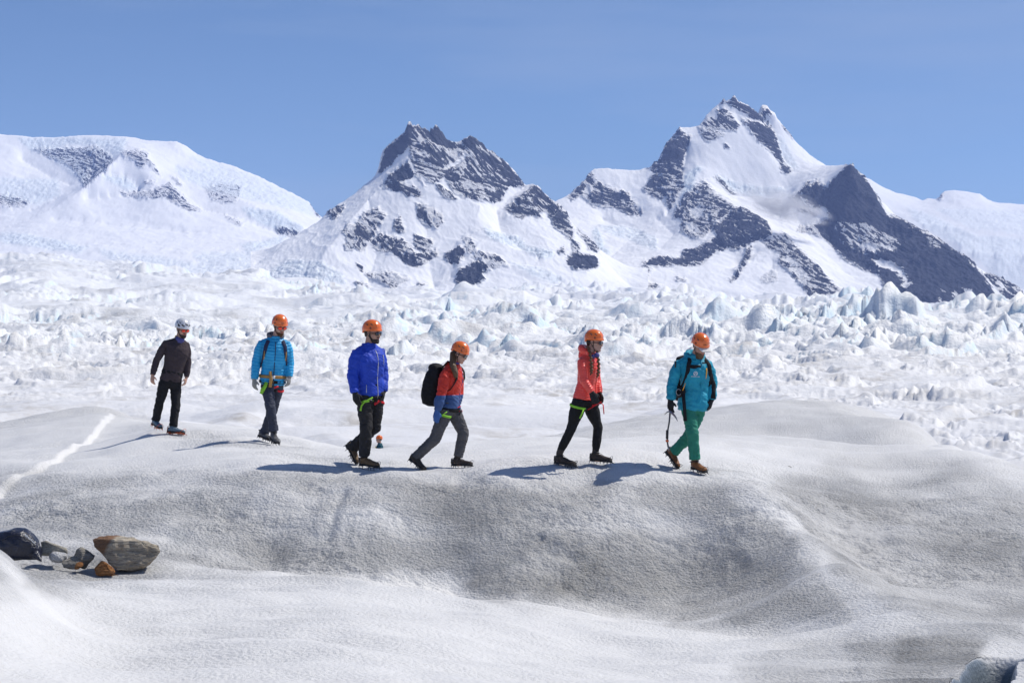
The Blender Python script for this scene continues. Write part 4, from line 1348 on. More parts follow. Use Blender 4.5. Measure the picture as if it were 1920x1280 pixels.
# ------------------------------------------------------------------ a walking person
def hand(bm, wrist, d, palm_n, thumb_side, k=1.0, curl=0.5, fat=1.0):
    """palm, four unequal bent fingers and a thumb; d = direction of the hand, palm_n = out of the palm"""
    d = d.normalized()
    palm_n = (palm_n - d * palm_n.dot(d)).normalized()
    s = thumb_side - d * thumb_side.dot(d) - palm_n * thumb_side.dot(palm_n)
    s.normalize()
    L = 0.095 * k
    tube(bm, [wrist - d * 0.02, wrist + d * 0.02 * k, wrist + d * 0.06 * k, wrist + d * L],
         [(0.027 * fat * k, 0.021 * fat * k), (0.034 * fat * k, 0.020 * fat * k), (0.042 * fat * k, 0.019 * fat * k), (0.040 * fat * k, 0.015 * fat * k)], hint=s, seg=12)
    for i, (off, ln) in enumerate(((0.030, 0.072), (0.010, 0.080), (-0.011, 0.075), (-0.030, 0.058))):
        p = wrist + d * (L - 0.012) + s * off * k
        dd = d.copy()
        pts = [p]
        cu = curl * (0.8 + 0.15 * i)
        for j in range(3):
            ang = cu * (0.35, 0.75, 1.15)[j]
            v = d * math.cos(ang) + palm_n * math.sin(ang)
            p = p + v * ln * k * (0.42, 0.33, 0.27)[j]
            pts.append(p)
        r = 0.0088 * fat * k
        tube(bm, pts, [r * 1.05, r, r * 0.95, r * 0.75], hint=s, seg=8)
    p = wrist + d * 0.03 * k + s * 0.028 * k
    t1 = p + (d * 0.6 + s * 0.62 + palm_n * 0.35).normalized() * 0.038 * k
    t2 = t1 + (d * 0.86 + s * 0.2 + palm_n * 0.5).normalized() * 0.034 * k
    r = 0.0108 * fat * k
    tube(bm, [p, t1, t2], [r * 1.25, r * 1.05, r * 0.8], hint=palm_n, seg=8)


def head_axes(yaw, pitch, roll=0.0):
    """facing (0 = to the camera, 90 = to the right of the picture), pitch down positive"""
    y = math.radians(yaw)
    p = math.radians(pitch)
    f = Vector((math.sin(y) * math.cos(p), -math.cos(y) * math.cos(p), -math.sin(p)))
    s = Vector((math.cos(y), math.sin(y), 0))
    u = s.cross(f) * -1
    if u.z < 0:
        u = -u
    if roll:
        q = Matrix.Rotation(math.radians(roll), 3, f)
        s = q @ s
        u = q @ u
    return f, s, u


def build_head(bm, c, f, s, u, k=1.0):
    H = [(-0.118, 0.066, 0.020, 0.022), (-0.108, 0.055, 0.036, 0.042), (-0.085, 0.040, 0.050, 0.058), (-0.055, 0.022, 0.060, 0.076), (-0.02, 0.006, 0.067, 0.092),
         (0.02, 0.0, 0.071, 0.098), (0.055, -0.003, 0.073, 0.100), (0.085, -0.004, 0.064, 0.088), (0.108, -0.004, 0.045, 0.062), (0.120, -0.003, 0.016, 0.022)]
    loft(bm, [(c + u * z * k + f * o * k, s * w * k, f * d * k) for z, o, w, d in H], 18)
    # brow, nose, lips bulge, chin, ears
    tube(bm, [c + f * 0.090 * k + u * 0.022 * k + s * -0.035 * k, c + f * 0.099 * k + u * 0.024 * k, c + f * 0.090 * k + u * 0.022 * k + s * 0.035 * k], 0.009 * k, hint=u, seg=8)
    tube(bm, [c + f * 0.094 * k + u * 0.012 * k, c + f * 0.108 * k - u * 0.014 * k, c + f * 0.120 * k - u * 0.033 * k, c + f * 0.100 * k - u * 0.042 * k],
         [0.008 * k, 0.009 * k, 0.013 * k, 0.011 * k], hint=s, seg=8)
    ball(bm, c + f * 0.088 * k - u * 0.063 * k, (0.024 * k, 0.014 * k, 0.014 * k), (s, f, u), 10)
    ball(bm, c + f * 0.086 * k - u * 0.100 * k, (0.021 * k, 0.016 * k, 0.015 * k), (s, f, u), 10)
    for sg in (-1, 1):
        ball(bm, c + s * 0.072 * sg * k - f * 0.006 * k - u * 0.006 * k, (0.009 * k, 0.018 * k, 0.030 * k), (s, f, u), 8)
        ball(bm, c + s * 0.040 * sg * k + f * 0.070 * k - u * 0.030 * k, (0.020 * k, 0.018 * k, 0.020 * k), (s, f, u), 8)


def dome_point(c, f, s, u, k, az, el, extra=0.0):
    """point and normal on the helmet shell; az from the front towards +s, el up"""
    ca, sa, ce, se = math.cos(az), math.sin(az), math.cos(el), math.sin(el)
    base = c + u * 0.050 * k - f * 0.004 * k
    p = base + f * (0.126 + extra) * k * ca * ce + s * (0.106 + extra) * k * sa * ce + u * (0.110 + extra) * k * se
    n = (f * ca * ce / 0.132 + s * sa * ce / 0.11 + u * se / 0.112).normalized()
    return p, n


def helmet(parent, c, f, s, u, k, mat, vents=True, logo=False, white=False):
    def shell(bm):
        st = []
        base = c - f * 0.004 * k
        prof = [(0.006, 0.97, 0.98), (0.020, 1.045, 1.035), (0.030, 1.01, 1.01), (0.055, 0.985, 0.985), (0.085, 0.90, 0.90), (0.110, 0.76, 0.76), (0.130, 0.55, 0.56), (0.142, 0.32, 0.33), (0.147, 0.08, 0.08)]
        for z, w, d in prof:
            tilt = f * (0.006 if z < 0.03 else 0)
            st.append((base + u * (z + 0.020) * k + tilt * k, s * 0.106 * w * k, f * 0.126 * d * k))
        loft(bm, st, 28)
        # brow brim and nape
        pts = [dome_point(c, f, s, u, k, a, -0.13, 0.006)[0] for a in np.linspace(-1.25, 1.25, 11)]
        tube(bm, pts, [(0.006 * k, 0.010 * k)] * 11, hint=f, seg=8)
        pts = [dome_point(c, f, s, u, k, a, -0.33, -0.002)[0] for a in np.linspace(2.2, 4.08, 9)]
        tube(bm, pts, [(0.007 * k, 0.020 * k)] * 9, hint=-f, seg=8)
        # raised ribs over the crown
        for a in (0.42, -0.42):
            q = [dome_point(c, f, s, u, k, a * (1 + 0.3 * math.sin(t)), 0.0 + t, 0.001)[0] for t in np.linspace(0.25, 1.3, 7)]
            tube(bm, q, [0.007 * k] * 7, seg=8)
    h = piece("helmet", shell, mat, parent, voxel=0.0075 * k, smooth_it=2)
    if vents:
        spots = [(0.45, 0.72, 1), (-0.45, 0.72, 1), (1.05, 0.55, 1), (-1.05, 0.55, 1), (1.6, 0.50, 1), (-1.6, 0.50, 1), (2.4, 0.62, 1), (-2.4, 0.62, 1)]
        if white:
            spots += [(0.0, 0.42, 1.4), (0.55, 0.26, 1.5), (-0.55, 0.26, 1.5), (1.15, 0.2, 1.5), (-1.15, 0.2, 1.5), (0.9, 0.9, 1.2), (-0.9, 0.9, 1.2)]
        for az, el, m in spots:
            p, n = dome_point(c, f, s, u, k, az, el, -0.003)
            t = n.cross(u).normalized()
            b = n.cross(t)
            ax = (t * 0.9 + b * 0.45 * (1 if az > 0 else -1)).normalized()
            ay = n.cross(ax)
            piece("vent", lambda bm: ball(bm, p, (0.021 * k * m, 0.0085 * k * m, 0.009 * k), (ax, ay, n), 10), M_BLACK, h)
    for sg in (-1, 1):
        p, n = dome_point(c, f, s, u, k, 1.15 * sg, 0.10, 0.0)
        piece("clip", lambda bm: box(bm, p, n.cross(u).normalized() * 0.009 * k, u * 0.007 * k, n * 0.006 * k), M_BLACK, h)
    if logo:
        p, n = dome_point(c, f, s, u, k, -0.12 if logo == 1 else 0.1, 0.20, 0.0)
        t = n.cross(u).normalized()
        b = t.cross(n)

        def mark(bm):
            for q in (-2, -1, 0, 1, 2):
                box(bm, p + t * q * 0.0078 * k, t * 0.0026 * k, b * 0.004 * k, n * 0.004 * k)
        piece("lettering", mark, M_BLACK if logo == 1 else M_LOGO, h)

    def strap(bm):
        for sg in (-1, 1):
            a = c + s * 0.079 * sg * k + f * 0.030 * k + u * 0.03 * k
            a2 = c + s * 0.081 * sg * k - f * 0.035 * k + u * 0.02 * k
            m = c + s * 0.068 * sg * k + f * 0.020 * k - u * 0.055 * k
            m2 = c + s * 0.040 * sg * k + f * 0.040 * k - u * 0.112 * k
            e = c + f * 0.050 * k - u * 0.124 * k
            tube(bm, [a, (a + m) / 2 + s * sg * 0.003, m, m2, e], [(0.0045 * k, 0.0022 * k)] * 5, hint=f, seg=6)
            tube(bm, [a2, (a2 + m) / 2 + s * sg * 0.004, m], [(0.0045 * k, 0.0022 * k)] * 3, hint=f, seg=6)
    piece("chin_strap", strap, M_BLACK, h)
    return h


def sunglasses(parent, c, f, s, u, k, lens_mat, big=1.0):
    def fr(bm):
        tube(bm, [c + f * 0.112 * k + u * -0.001 * k - s * 0.012 * k, c + f * 0.116 * k + u * 0.001 * k, c + f * 0.112 * k + u * -0.001 * k + s * 0.012 * k], 0.0035 * k, hint=u, seg=6)
        for sg in (-1, 1):
            tube(bm, [c + f * 0.100 * k + u * -0.001 * k + s * 0.060 * sg * k, c + f * 0.06 * k + u * -0.001 * k + s * 0.076 * sg * k, c - f * 0.012 * k + u * -0.004 * k + s * 0.079 * sg * k],
                 0.0045 * k, hint=u, seg=6)
            pts = []
            for i in range(13):
                t = 2 * math.pi * i / 12
                pts.append(c + f * (0.112 - 0.012 * (1 + sg * math.cos(t)) * 0.6) * k + u * (-0.004 + 0.0205 * big * math.sin(t)) * k + s * (0.036 * sg + 0.029 * big * math.cos(t)) * k)
            tube(bm, pts[:-1], 0.0032 * k, seg=6, closed=True, hint=f)
    g = piece("sunglasses", fr, M_BLACK, parent)
    for sg in (-1, 1):
        n = (f * 1.0 + s * 0.22 * sg).normalized()
        t = (s - n * s.dot(n)).normalized()
        piece("lens", lambda bm: ball(bm, c + f * 0.106 * k + u * -0.004 * k + s * 0.036 * sg * k, (0.028 * k * big, 0.0195 * k * big, 0.008 * k), (t, u, n), 14), lens_mat, g)


def boot(parent, ankle, heel, toe, k, mat, upn=None, lace=None, crampon_mat=None, shin=None):
    """boot with sole, laces and strapped-on crampon; heel and toe are ground-side points of the sole"""
    d = (toe - heel).normalized()
    n = upn if upn is not None else UP
    n = (n - d * n.dot(d)).normalized()
    s = d.cross(n)
    L = 0.30 * k
    hp = heel + n * 0.042 * k
    shin = shin or n

    def up(bm):
        loft(bm, [(hp + d * a * L + n * h * k, s * w * k, n * t * k) for a, h, w, t in
                  [(0.0, 0.036, 0.018, 0.026), (0.05, 0.038, 0.032, 0.038), (0.22, 0.042, 0.036, 0.044), (0.42, 0.040, 0.038, 0.041), (0.60, 0.032, 0.044, 0.032), (0.80, 0.025, 0.046, 0.026), (0.93, 0.024, 0.040, 0.024), (1.0, 0.020, 0.018, 0.014)]], 16)
        a0 = hp + d * 0.20 * L + n * 0.05 * k
        tube(bm, [a0, ankle * 0.6 + (hp + d * 0.18 * L + n * 0.09 * k) * 0.4, ankle + shin * 0.05 * k, ankle + shin * 0.10 * k], [0.044 * k, 0.043 * k, 0.044 * k, 0.044 * k], hint=s, seg=16)
    b = piece("boot", up, mat, parent, voxel=0.009, smooth_it=3, disp=wrinkle(0.0025, seed=9))

    def sole(bm):
        loft(bm, [(hp + d * a * L + n * 0.004 * k, s * w * k, n * 0.013 * k) for a, w in
                  [(-0.02, 0.020), (0.03, 0.038), (0.2, 0.041), (0.45, 0.040), (0.65, 0.050), (0.82, 0.052), (0.95, 0.042), (1.02, 0.020)]], 14, power=3.5)
    piece("sole", sole, M_SOLE, b)

    def laces(bm):
        for i in range(5):
            a = 0.36 + i * 0.07
            p = hp + d * a * L + n * (0.098 - i * 0.011) * k
            tube(bm, [p - s * 0.022 * k, p + n * 0.004 * k, p + s * 0.022 * k], 0.0028 * k, hint=d, seg=6)
    piece("laces", laces, lace or M_BLACK, b)
    cm = crampon_mat or M_DARKMETAL

    def cramp(bm):
        z = -0.012 * k
        for sg in (-1, 1):
            tube(bm, [hp + d * a * L + n * z + s * sg * w * k for a, w in ((0.0, 0.028), (0.25, 0.036))], [(0.004 * k, 0.006 * k)] * 2, hint=s, seg=6)
            tube(bm, [hp + d * a * L + n * z + s * sg * w * k for a, w in ((0.52, 0.030), (0.65, 0.048), (0.85, 0.050), (1.0, 0.022))], [(0.004 * k, 0.006 * k)] * 4, hint=s, seg=6)
            for a, w, fw in ((0.02, 0.027, -0.1), (0.24, 0.036, 0.05), (0.58, 0.042, 0.0), (0.72, 0.050, 0.0), (0.88, 0.046, 0.2)):
                p = hp + d * a * L + s * sg * w * k + n * z
                cone(bm, p + n * 0.004 * k, p - n * 0.034 * k + s * sg * 0.004 * k + d * fw * 0.04 * k, 0.0065 * k, 0.0015)
            p = hp + d * 1.0 * L + s * sg * 0.018 * k + n * z
            cone(bm, p, p + d * 0.045 * k - n * 0.014 * k, 0.0065 * k, 0.0015)
        tube(bm, [hp + n * z + d * 0.25 * L, hp + n * z + d * 0.56 * L], [(0.010 * k, 0.003 * k)] * 2, hint=s, seg=6)
        for a, w in ((0.02, 0.028), (0.24, 0.036), (0.56, 0.036), (0.86, 0.048)):
            tube(bm, [hp + n * z + d * a * L - s * w * k, hp + n * z + d * a * L + s * w * k], [(0.005 * k, 0.003 * k)] * 2, hint=d, seg=6)
        # toe bail and heel lever
        pts = [hp + d * (0.86 + 0.17 * math.cos(t)) * L + n * (0.045 + 0.018 * math.cos(t) - 0.050 * abs(math.sin(t)) ** 3) * k + s * 0.055 * math.sin(t) * k for t in np.linspace(-1.57, 1.57, 9)]
        tube(bm, pts, 0.003 * k, seg=6)
        box(bm, hp - d * 0.030 * L + n * 0.045 * k, s * 0.016 * k, d * 0.004 * k, n * 0.028 * k)
    c = piece("crampon", cramp, cm, b)

    def strap(bm):
        st = hp + d * 0.13 * L + n * 0.085 * k
        pts = []
        for i in range(14):
            t = 2 * math.pi * i / 14
            pts.append(st + d * 0.062 * k * math.cos(t) + s * 0.053 * k * math.sin(t) + n * 0.012 * k * math.cos(t) + d * 0.01)
        tube(bm, pts, [(0.0025 * k, 0.008 * k)] * 14, seg=6, closed=True, hint=d)
    piece("crampon_strap", strap, M_BLACK, b)
    return b


def ring_band(bm, c, ax, a, b, w=0.02, th=0.004, n=26, seg=6, tilt=0.0, arc=None):
    """flat webbing band round an oval; ax = axis, a and b = half axes as vectors"""
    ax = ax.normalized()
    t0, t1 = arc or (0, 2 * math.pi)
    pts = []
    m = n if arc is None else n + 1
    st = []
    for i in range(m):
        t = t0 + (t1 - t0) * i / n
        p = c + a * math.cos(t) + b * math.sin(t) + ax * tilt * math.cos(t)
        o = (a * math.cos(t) + b * math.sin(t)).normalized()
        st.append((p, ax * w * 0.5, o * th))
    if arc is None:
        st.append(st[0])
    loft(bm, st, seg, cap=arc is not None)


def lerp(a, b, t):
    return a + (b - a) * t


def person(spec):
    """spec joints are (px, py, dy): photo pixel and depth offset from the person's depth Y (metres)"""
    Y = spec["Y"]

    def P(q):
        return at(q[0], q[1], Y + (q[2] if len(q) > 2 else 0.0))
    J = {k: P(v) for k, v in spec["J"].items()}
    k = spec.get("k", 1.0)
    f, s, u = head_axes(spec["yaw"], 0)
    hf, hs, hu = head_axes(spec["head"][0], spec["head"][1], spec.get("roll", 0))
    hc = J["head"] - UP * 0.010
    foot = (J["toeA"] + J["heelA"] + J["toeB"] + J["heelB"]) / 4
    foot.z = min(J["toeA"].z, J["toeB"].z)
    root = thing("person", foot, spec["label"], "person", "hikers walking in a line across the ice")
    neck, pelvis = J["neck"], J["pelvis"]
    ax = (neck - pelvis)
    TL = ax.length
    axn = ax.normalized()
    # torso frame: side and front square to the spine
    ts = (s - axn * s.dot(axn)).normalized()
    tf = (f - axn * f.dot(axn)).normalized()
    fem = spec.get("fem", False)
    cw, cd, ww, wd, hw, hd = (0.148, 0.105, 0.122, 0.092, 0.160, 0.112) if fem else (0.172, 0.118, 0.145, 0.104, 0.162, 0.112)
    cw, cd, ww, wd, hw, hd = [x * k for x in (cw, cd, ww, wd, hw, hd)]
    arms = [("A", -1), ("B", 1)]       # A = the arm on the left in the picture (-s side)

    def torso(bm, g, z0=-0.12, top=True, flare=0.0):
        """g = extra girth"""
        def st(t, w, d, fo=0.0):
            return (pelvis + ax * t + tf * fo * k, ts * (w + g), tf * (d + g))
        L = [st(z0, hw * 0.88 + flare, hd * 0.92 + flare * 0.6), st(0.0, hw + flare * 0.6, hd + flare * 0.4), st(0.16, (hw + ww) / 2 + flare * 0.3, (hd + wd) / 2 + 0.004), st(0.34, ww, wd), st(0.52, (cw + ww) / 2, (cd + wd) / 2 + 0.004, 0.006),
             st(0.70, cw, cd, 0.010), st(0.84, cw * 0.98, cd * 0.88, 0.0), st(0.93, cw * 0.74, cd * 0.66, -0.008), st(1.0, 0.062 * k, 0.062 * k, -0.006)]
        loft(bm, L, 20, power=2.3)

    def arm(bm, j, r, end=1.0, start=0.0):
        sh, el, wr = J["sh" + j], J["el" + j], J["wr" + j]
        inn = lerp(sh, pelvis + ax * 0.84, 0.5) - axn * 0.02
        sh2 = sh - axn * 0.008
        w2 = lerp(el, wr, end)
        tube(bm, [inn, sh2, lerp(sh, el, 0.35), lerp(sh, el, 0.75), el, lerp(el, w2, 0.35), lerp(el, w2, 0.75), w2],
             [r[0] * 0.70, r[0] * 0.93, r[0] * 0.98, r[1] * 1.02, r[1], r[1] * 0.98, (r[1] + r[2]) / 2, r[2]], hint=f, seg=14)

    def trap(bm, g):
        for j, sg in arms:
            tube(bm, [neck + axn * 0.0, lerp(neck, J['sh' + j], 0.45) - axn * 0.012, J['sh' + j] - axn * 0.012], [0.050 * k + g, 0.054 * k + g, 0.046 * k + g], hint=f, seg=12)

    def leg(bm, j, r, end=1.0):
        sg = -1 if j == "A" else 1
        hp, kn, an = J["hip" + j], J["kn" + j], J["an" + j]
        a2 = lerp(kn, an, end)
        tube(bm, [hp + axn * 0.05, hp, lerp(hp, kn, 0.4), lerp(hp, kn, 0.8), kn, lerp(kn, a2, 0.3), lerp(kn, a2, 0.7), a2],
             [r[0] * 0.9, r[0], r[0] * 0.94, r[1] * 1.03, r[1], r[2] * 1.06, r[2] * 0.97, r[3]], hint=f, seg=16)

    def do_hand(bm, j, fat, kk):
        sg = -1 if j == "A" else 1
        wr = J["wr" + j]
        hd_ = (J["hd" + j] - wr)
        palm = (-s * sg * 0.8 - f * 0.45)
        hand(bm, wr, hd_, palm, f, kk, spec.get("curl", 0.7), fat)

    # --- body: one continuous surface
    def body(bm):
        build_head(bm, hc, hf, hs, hu, k)
        tube(bm, [neck - axn * 0.05, neck + axn * 0.01, hc - hu * 0.06 * k - hf * 0.02 * k, hc - hu * 0.02 * k - hf * 0.012 * k], [0.062 * k, 0.055 * k, 0.056 * k, 0.05 * k], hint=hs, seg=14)
        torso(bm, -0.022)
        for j, sg in arms:
            arm(bm, j, [0.044 * k, 0.036 * k, 0.026 * k])
            leg(bm, j, [0.072 * k, 0.050 * k, 0.046 * k, 0.034 * k])
            do_hand(bm, j, 0.94, k)
            hl, to, an = J["heel" + j], J["toe" + j], J["an" + j]
            d = (to - hl).normalized()
            n = (an - hl)
            n = (n - d * n.dot(d)).normalized()
            hp = hl + n * 0.055 * k
            tube(bm, [hp + d * 0.03, an * 0.5 + (hp + d * 0.06) * 0.5, an], [0.03 * k, 0.034 * k, 0.036 * k], seg=10)
            tube(bm, [hp + d * 0.03, hp + d * 0.12, hp + d * 0.22], [0.03 * k, 0.033 * k, 0.02 * k], seg=10)
    piece("body", body, spec.get("skin", M_SKIN), root, voxel=spec.get("body_voxel", 0.008), smooth_it=2, deci=spec.get("body_deci", 0.4))
    piece("lips", lambda bm: (ball(bm, hc + hf * 0.101 * k - hu * 0.058 * k, (0.018 * k, 0.005 * k, 0.004 * k), (hs, hf, hu), 8),
                              ball(bm, hc + hf * 0.100 * k - hu * 0.067 * k, (0.016 * k, 0.005 * k, 0.005 * k), (hs, hf, hu), 8)), M_LIPS, root)

    # --- trousers
    pr = spec["trouser_r"]

    def pants(bm):
        def st(t, w, d):
            return (pelvis + ax * t, ts * w, tf * d)
        g = pr[4]
        loft(bm, [st(-0.20, hw * 0.62, hd * 0.7), st(-0.13, hw * 0.9 + g, hd * 0.95 + g), st(0.0, hw + g, hd + g), st(0.12, hw * 0.96 + g, hd * 0.95 + g), st(0.24, ww + 0.01 + g, wd + 0.008 + g)], 20, power=2.4)
        for j in "AB":
            leg(bm, j, [x * k for x in pr[:4]], spec.get("hem", 0.97))
    piece("trousers", pants, spec["trouser_mat"], root, voxel=0.0095, smooth_it=3, disp=wrinkle(spec.get("pant_wr", 0.007), (16, 14, 26), 21 + int(Y * 10) % 7), deci=0.6)

    # --- jacket
    jr = spec["jacket_r"]

    def jacket(bm):
        torso(bm, jr[3], spec.get("hemline", -0.10), flare=spec.get("flare", 0.0))
        trap(bm, jr[3] * 0.55)
        for j, sg in arms:
            arm(bm, j, [x * k for x in jr[:3]], spec.get("cuff", 0.98))
        col = spec.get("collar", "round")
        nb = neck - axn * 0.02
        if col == "round":
            tube(bm, [nb - axn * 0.03, nb + axn * 0.012], [0.078 * k, 0.068 * k], hint=ts, seg=16)
        elif col == "stand":
            tube(bm, [nb - axn * 0.05, nb + axn * 0.012 - tf * 0.008, nb + axn * 0.058 - tf * 0.012], [0.088 * k, 0.080 * k, 0.083 * k], hint=ts, seg=16)
        elif col == "hood":
            tube(bm, [nb - axn * 0.05, nb + axn * 0.012, nb + axn * 0.045 + tf * 0.004], [0.092 * k, 0.083 * k, 0.084 * k], hint=ts, seg=16)
            # the lowered hood lies rolled behind the neck
            hz = spec.get("hood_lift", 0.05)
            pts = [nb + axn * (hz * 0.6 - 0.035 * math.cos(t)) + tf * 0.088 * k * math.cos(t) - tf * 0.03 + ts * 0.100 * k * math.sin(t) for t in np.linspace(0.75, 5.53, 12)]
            tube(bm, pts, [0.024, 0.03, 0.036, 0.042, 0.046, 0.048, 0.048, 0.046, 0.042, 0.036, 0.03, 0.024], hint=axn, seg=10)
            ball(bm, nb - tf * 0.105 * k - axn * 0.005, (0.085 * k, 0.045, 0.07), (ts, tf, axn), 12)
    if spec.get("quilt"):
        bones = [(pelvis - axn * 0.1, neck, 0.12, 0.0)]
        for j, sg in arms:
            bones.append((J["sh" + j], J["el" + j], 0.05, 0.0))
            bones.append((J["el" + j], J["wr" + j], 0.045, 0.02))
        dsp = quilt(bones, spec["quilt"], spec.get("quilt_d", 0.010))
    else:
        dsp = wrinkle(spec.get("jack_wr", 0.007), (13, 12, 22), 41 + int(Y * 10) % 9)
    jm = spec["jacket_mat"]
    if callable(jm):
        jm = jm(foot)
    jk = piece("jacket" if spec.get("is_jacket", True) else "sweater", jacket, jm, root, voxel=0.0085, smooth_it=7, disp=dsp, deci=0.65)

    def front(t, side, out=0.0):
        """point on the chest surface: t along the spine, side -1..1 across"""
        w = np.interp(t, [-0.12, 0, 0.16, 0.34, 0.52, 0.70, 0.84, 0.93, 1.0], [hw * .88, hw, (hw + ww) / 2, ww, (cw + ww) / 2, cw, cw * .98, cw * .74, 0.062])
        d = np.interp(t, [-0.12, 0, 0.16, 0.34, 0.52, 0.70, 0.84, 0.93, 1.0], [hd * .92, hd, (hd + wd) / 2, wd, (cd + wd) / 2 + .006, cd + .010, cd * .88, cd * .66 - .008, 0.058])
        g = jr[3] + out + spec.get("flare", 0) * max(0, 0.4 * (1 - t / 0.3)) * 0.5
        a = math.asin(max(-1, min(1, side)))
        pw = 2 / 2.3
        return pelvis + ax * t + ts * (w + g) * math.copysign(abs(math.sin(a)) ** pw, side) + tf * (d + g) * abs(math.cos(a)) ** pw

    # zip down the front
    if spec.get("zip"):
        zm = spec["zip"]
        t0, t1 = spec.get("zip_t", (-0.08, 0.93))
        zs = spec.get("zip_side", 0.0)
        piece("zip", lambda bm: tube(bm, [front(t, zs, 0.004) for t in np.linspace(t0, t1, 12)], [(0.0055, 0.004)] * 12, hint=ts, seg=6), zm, jk)

    # --- hands
    if spec.get("glove"):
        for j, sg in arms:
            def g(bm):
                do_hand(bm, j, spec.get("glove_fat", 1.18), k * 1.03)
                d = (J["hd" + j] - J["wr" + j]).normalized()
                tube(bm, [J["wr" + j] - d * 0.035, J["wr" + j] + d * 0.01], [0.036 * k, 0.032 * k], seg=12)
            piece("glove", g, spec["glove"], root, voxel=0.006, smooth_it=1, deci=0.6)

    # --- boots
    for j in "AB":
        hl, to, an = J["heel" + j], J["toe" + j], J["an" + j]
        upn = (an - hl)
        shin = (J["kn" + j] - an).normalized()
        boot(root, an, hl, to, k * spec.get("boot_k", 1.0), spec["boot_mat"], upn, spec.get("lace"), spec.get("crampon_mat"), shin)

    # --- head gear
    helmet(root, hc, hf, hs, hu, k, spec["helmet_mat"], True, spec.get("logo", False), spec.get("white", False))
    if spec.get("lens"):
        sunglasses(root, hc, hf, hs, hu, k, spec["lens"], spec.get("lens_big", 1.0))
    if spec.get("beard"):
        def beard(bm):
            H = [(-0.126, 0.072, 0.020, 0.022), (-0.112, 0.059, 0.041, 0.043), (-0.09, 0.043, 0.0525, 0.059), (-0.070, 0.036, 0.056, 0.063)]
            loft(bm, [(hc + hu * z * k + hf * o * k, hs * w * k, hf * d * k) for z, o, w, d in H], 16)
            for sg in (-1, 1):
                tube(bm, [hc - hu * 0.01 * k + hs * sg * 0.069 * k + hf * 0.012 * k, hc - hu * 0.05 * k + hs * sg * 0.062 * k + hf * 0.02 * k, hc - hu * 0.085 * k + hs * sg * 0.046 * k + hf * 0.05 * k],
                     [(0.012 * k, 0.006 * k)] * 3, hint=hf, seg=8)
            tube(bm, [hc + hf * 0.096 * k - hu * 0.052 * k - hs * 0.026 * k, hc + hf * 0.107 * k - hu * 0.046 * k, hc + hf * 0.096 * k - hu * 0.052 * k + hs * 0.026 * k], 0.006 * k, hint=hu, seg=6)
        piece("beard", beard, spec["beard"], root)

    def haircap(bm):
        H = [(-0.045, -0.050, 0.052, 0.038), (-0.01, -0.028, 0.070, 0.070), (0.03, -0.014, 0.078, 0.094), (0.06, -0.008, 0.078, 0.102), (0.09, -0.006, 0.068, 0.088)]
        loft(bm, [(hc + hu * z * k + hf * o * k, hs * w * k, hf * d * k) for z, o, w, d in H], 16)
    piece("hair", haircap, M_HAIR, root)

    # --- climbing harness
    if spec.get("harness"):
        hz = spec.get("harness_t", 0.02)
        cc = pelvis + ax * hz
        gg = max(pr[4], 0) + 0.012
        band = piece("harness_belt", lambda bm: ring_band(bm, cc, axn, ts * (hw + gg + 0.004), tf * (hd + gg + 0.004), 0.045, 0.006), spec.get("belt_mat", M_BLACKCLOTH), root)
        for j, sg, m in (("A", -1, M_GREEN_WEB), ("B", 1, M_RED_WEB)):
            hp, kn = J["hip" + j], J["kn" + j]
            t = spec.get("loop_t", 0.16)
            c0 = lerp(hp, kn, t)
            r = pr[0] * k * 0.97 + 0.012
            dd, e1, e2 = frame(kn - hp, s * sg)
            piece("leg_loop", lambda bm: ring_band(bm, c0, dd, e1 * r, e2 * r, 0.030, 0.006, tilt=0.018), m, root)
            fr = (f * 0.93 - s * sg * 0.15)
            q0 = c0 + (fr - dd * fr.dot(dd)).normalized() * (r + 0.006)
            piece("buckle", lambda bm: box(bm, q0, dd * 0.017, frame(dd, s)[1] * 0.022, (fr - dd * fr.dot(dd)).normalized() * 0.006), M_BLACK, root)
        tail = spec.get("tails", [])
        for pts, m, w in tail:
            piece("webbing_tail", lambda bm: tube(bm, [P(q) for q in pts], [(w, 0.005)] * len(pts), hint=s, seg=6), m, root)
        q = front(hz, 0.0, 0.02)
        piece("belay_loop", lambda bm: tube(bm, [q + UP * 0.02, q + f * 0.02 - UP * 0.01, q - UP * 0.06, q - UP * 0.03 + f * 0.01], 0.008, seg=6), M_BLACK, root)
    return dict(root=root, J=J, P=P, front=front, f=f, s=s, u=u, ts=ts, tf=tf, ax=ax, axn=axn, pelvis=pelvis, neck=neck, hc=hc, hf=hf, hs=hs, hu=hu, k=k, jacket=jk,
                dims=(cw, cd, ww, wd, hw, hd), jr=jr)


def glimpse(pr, name, label, fn, cat):
    pass


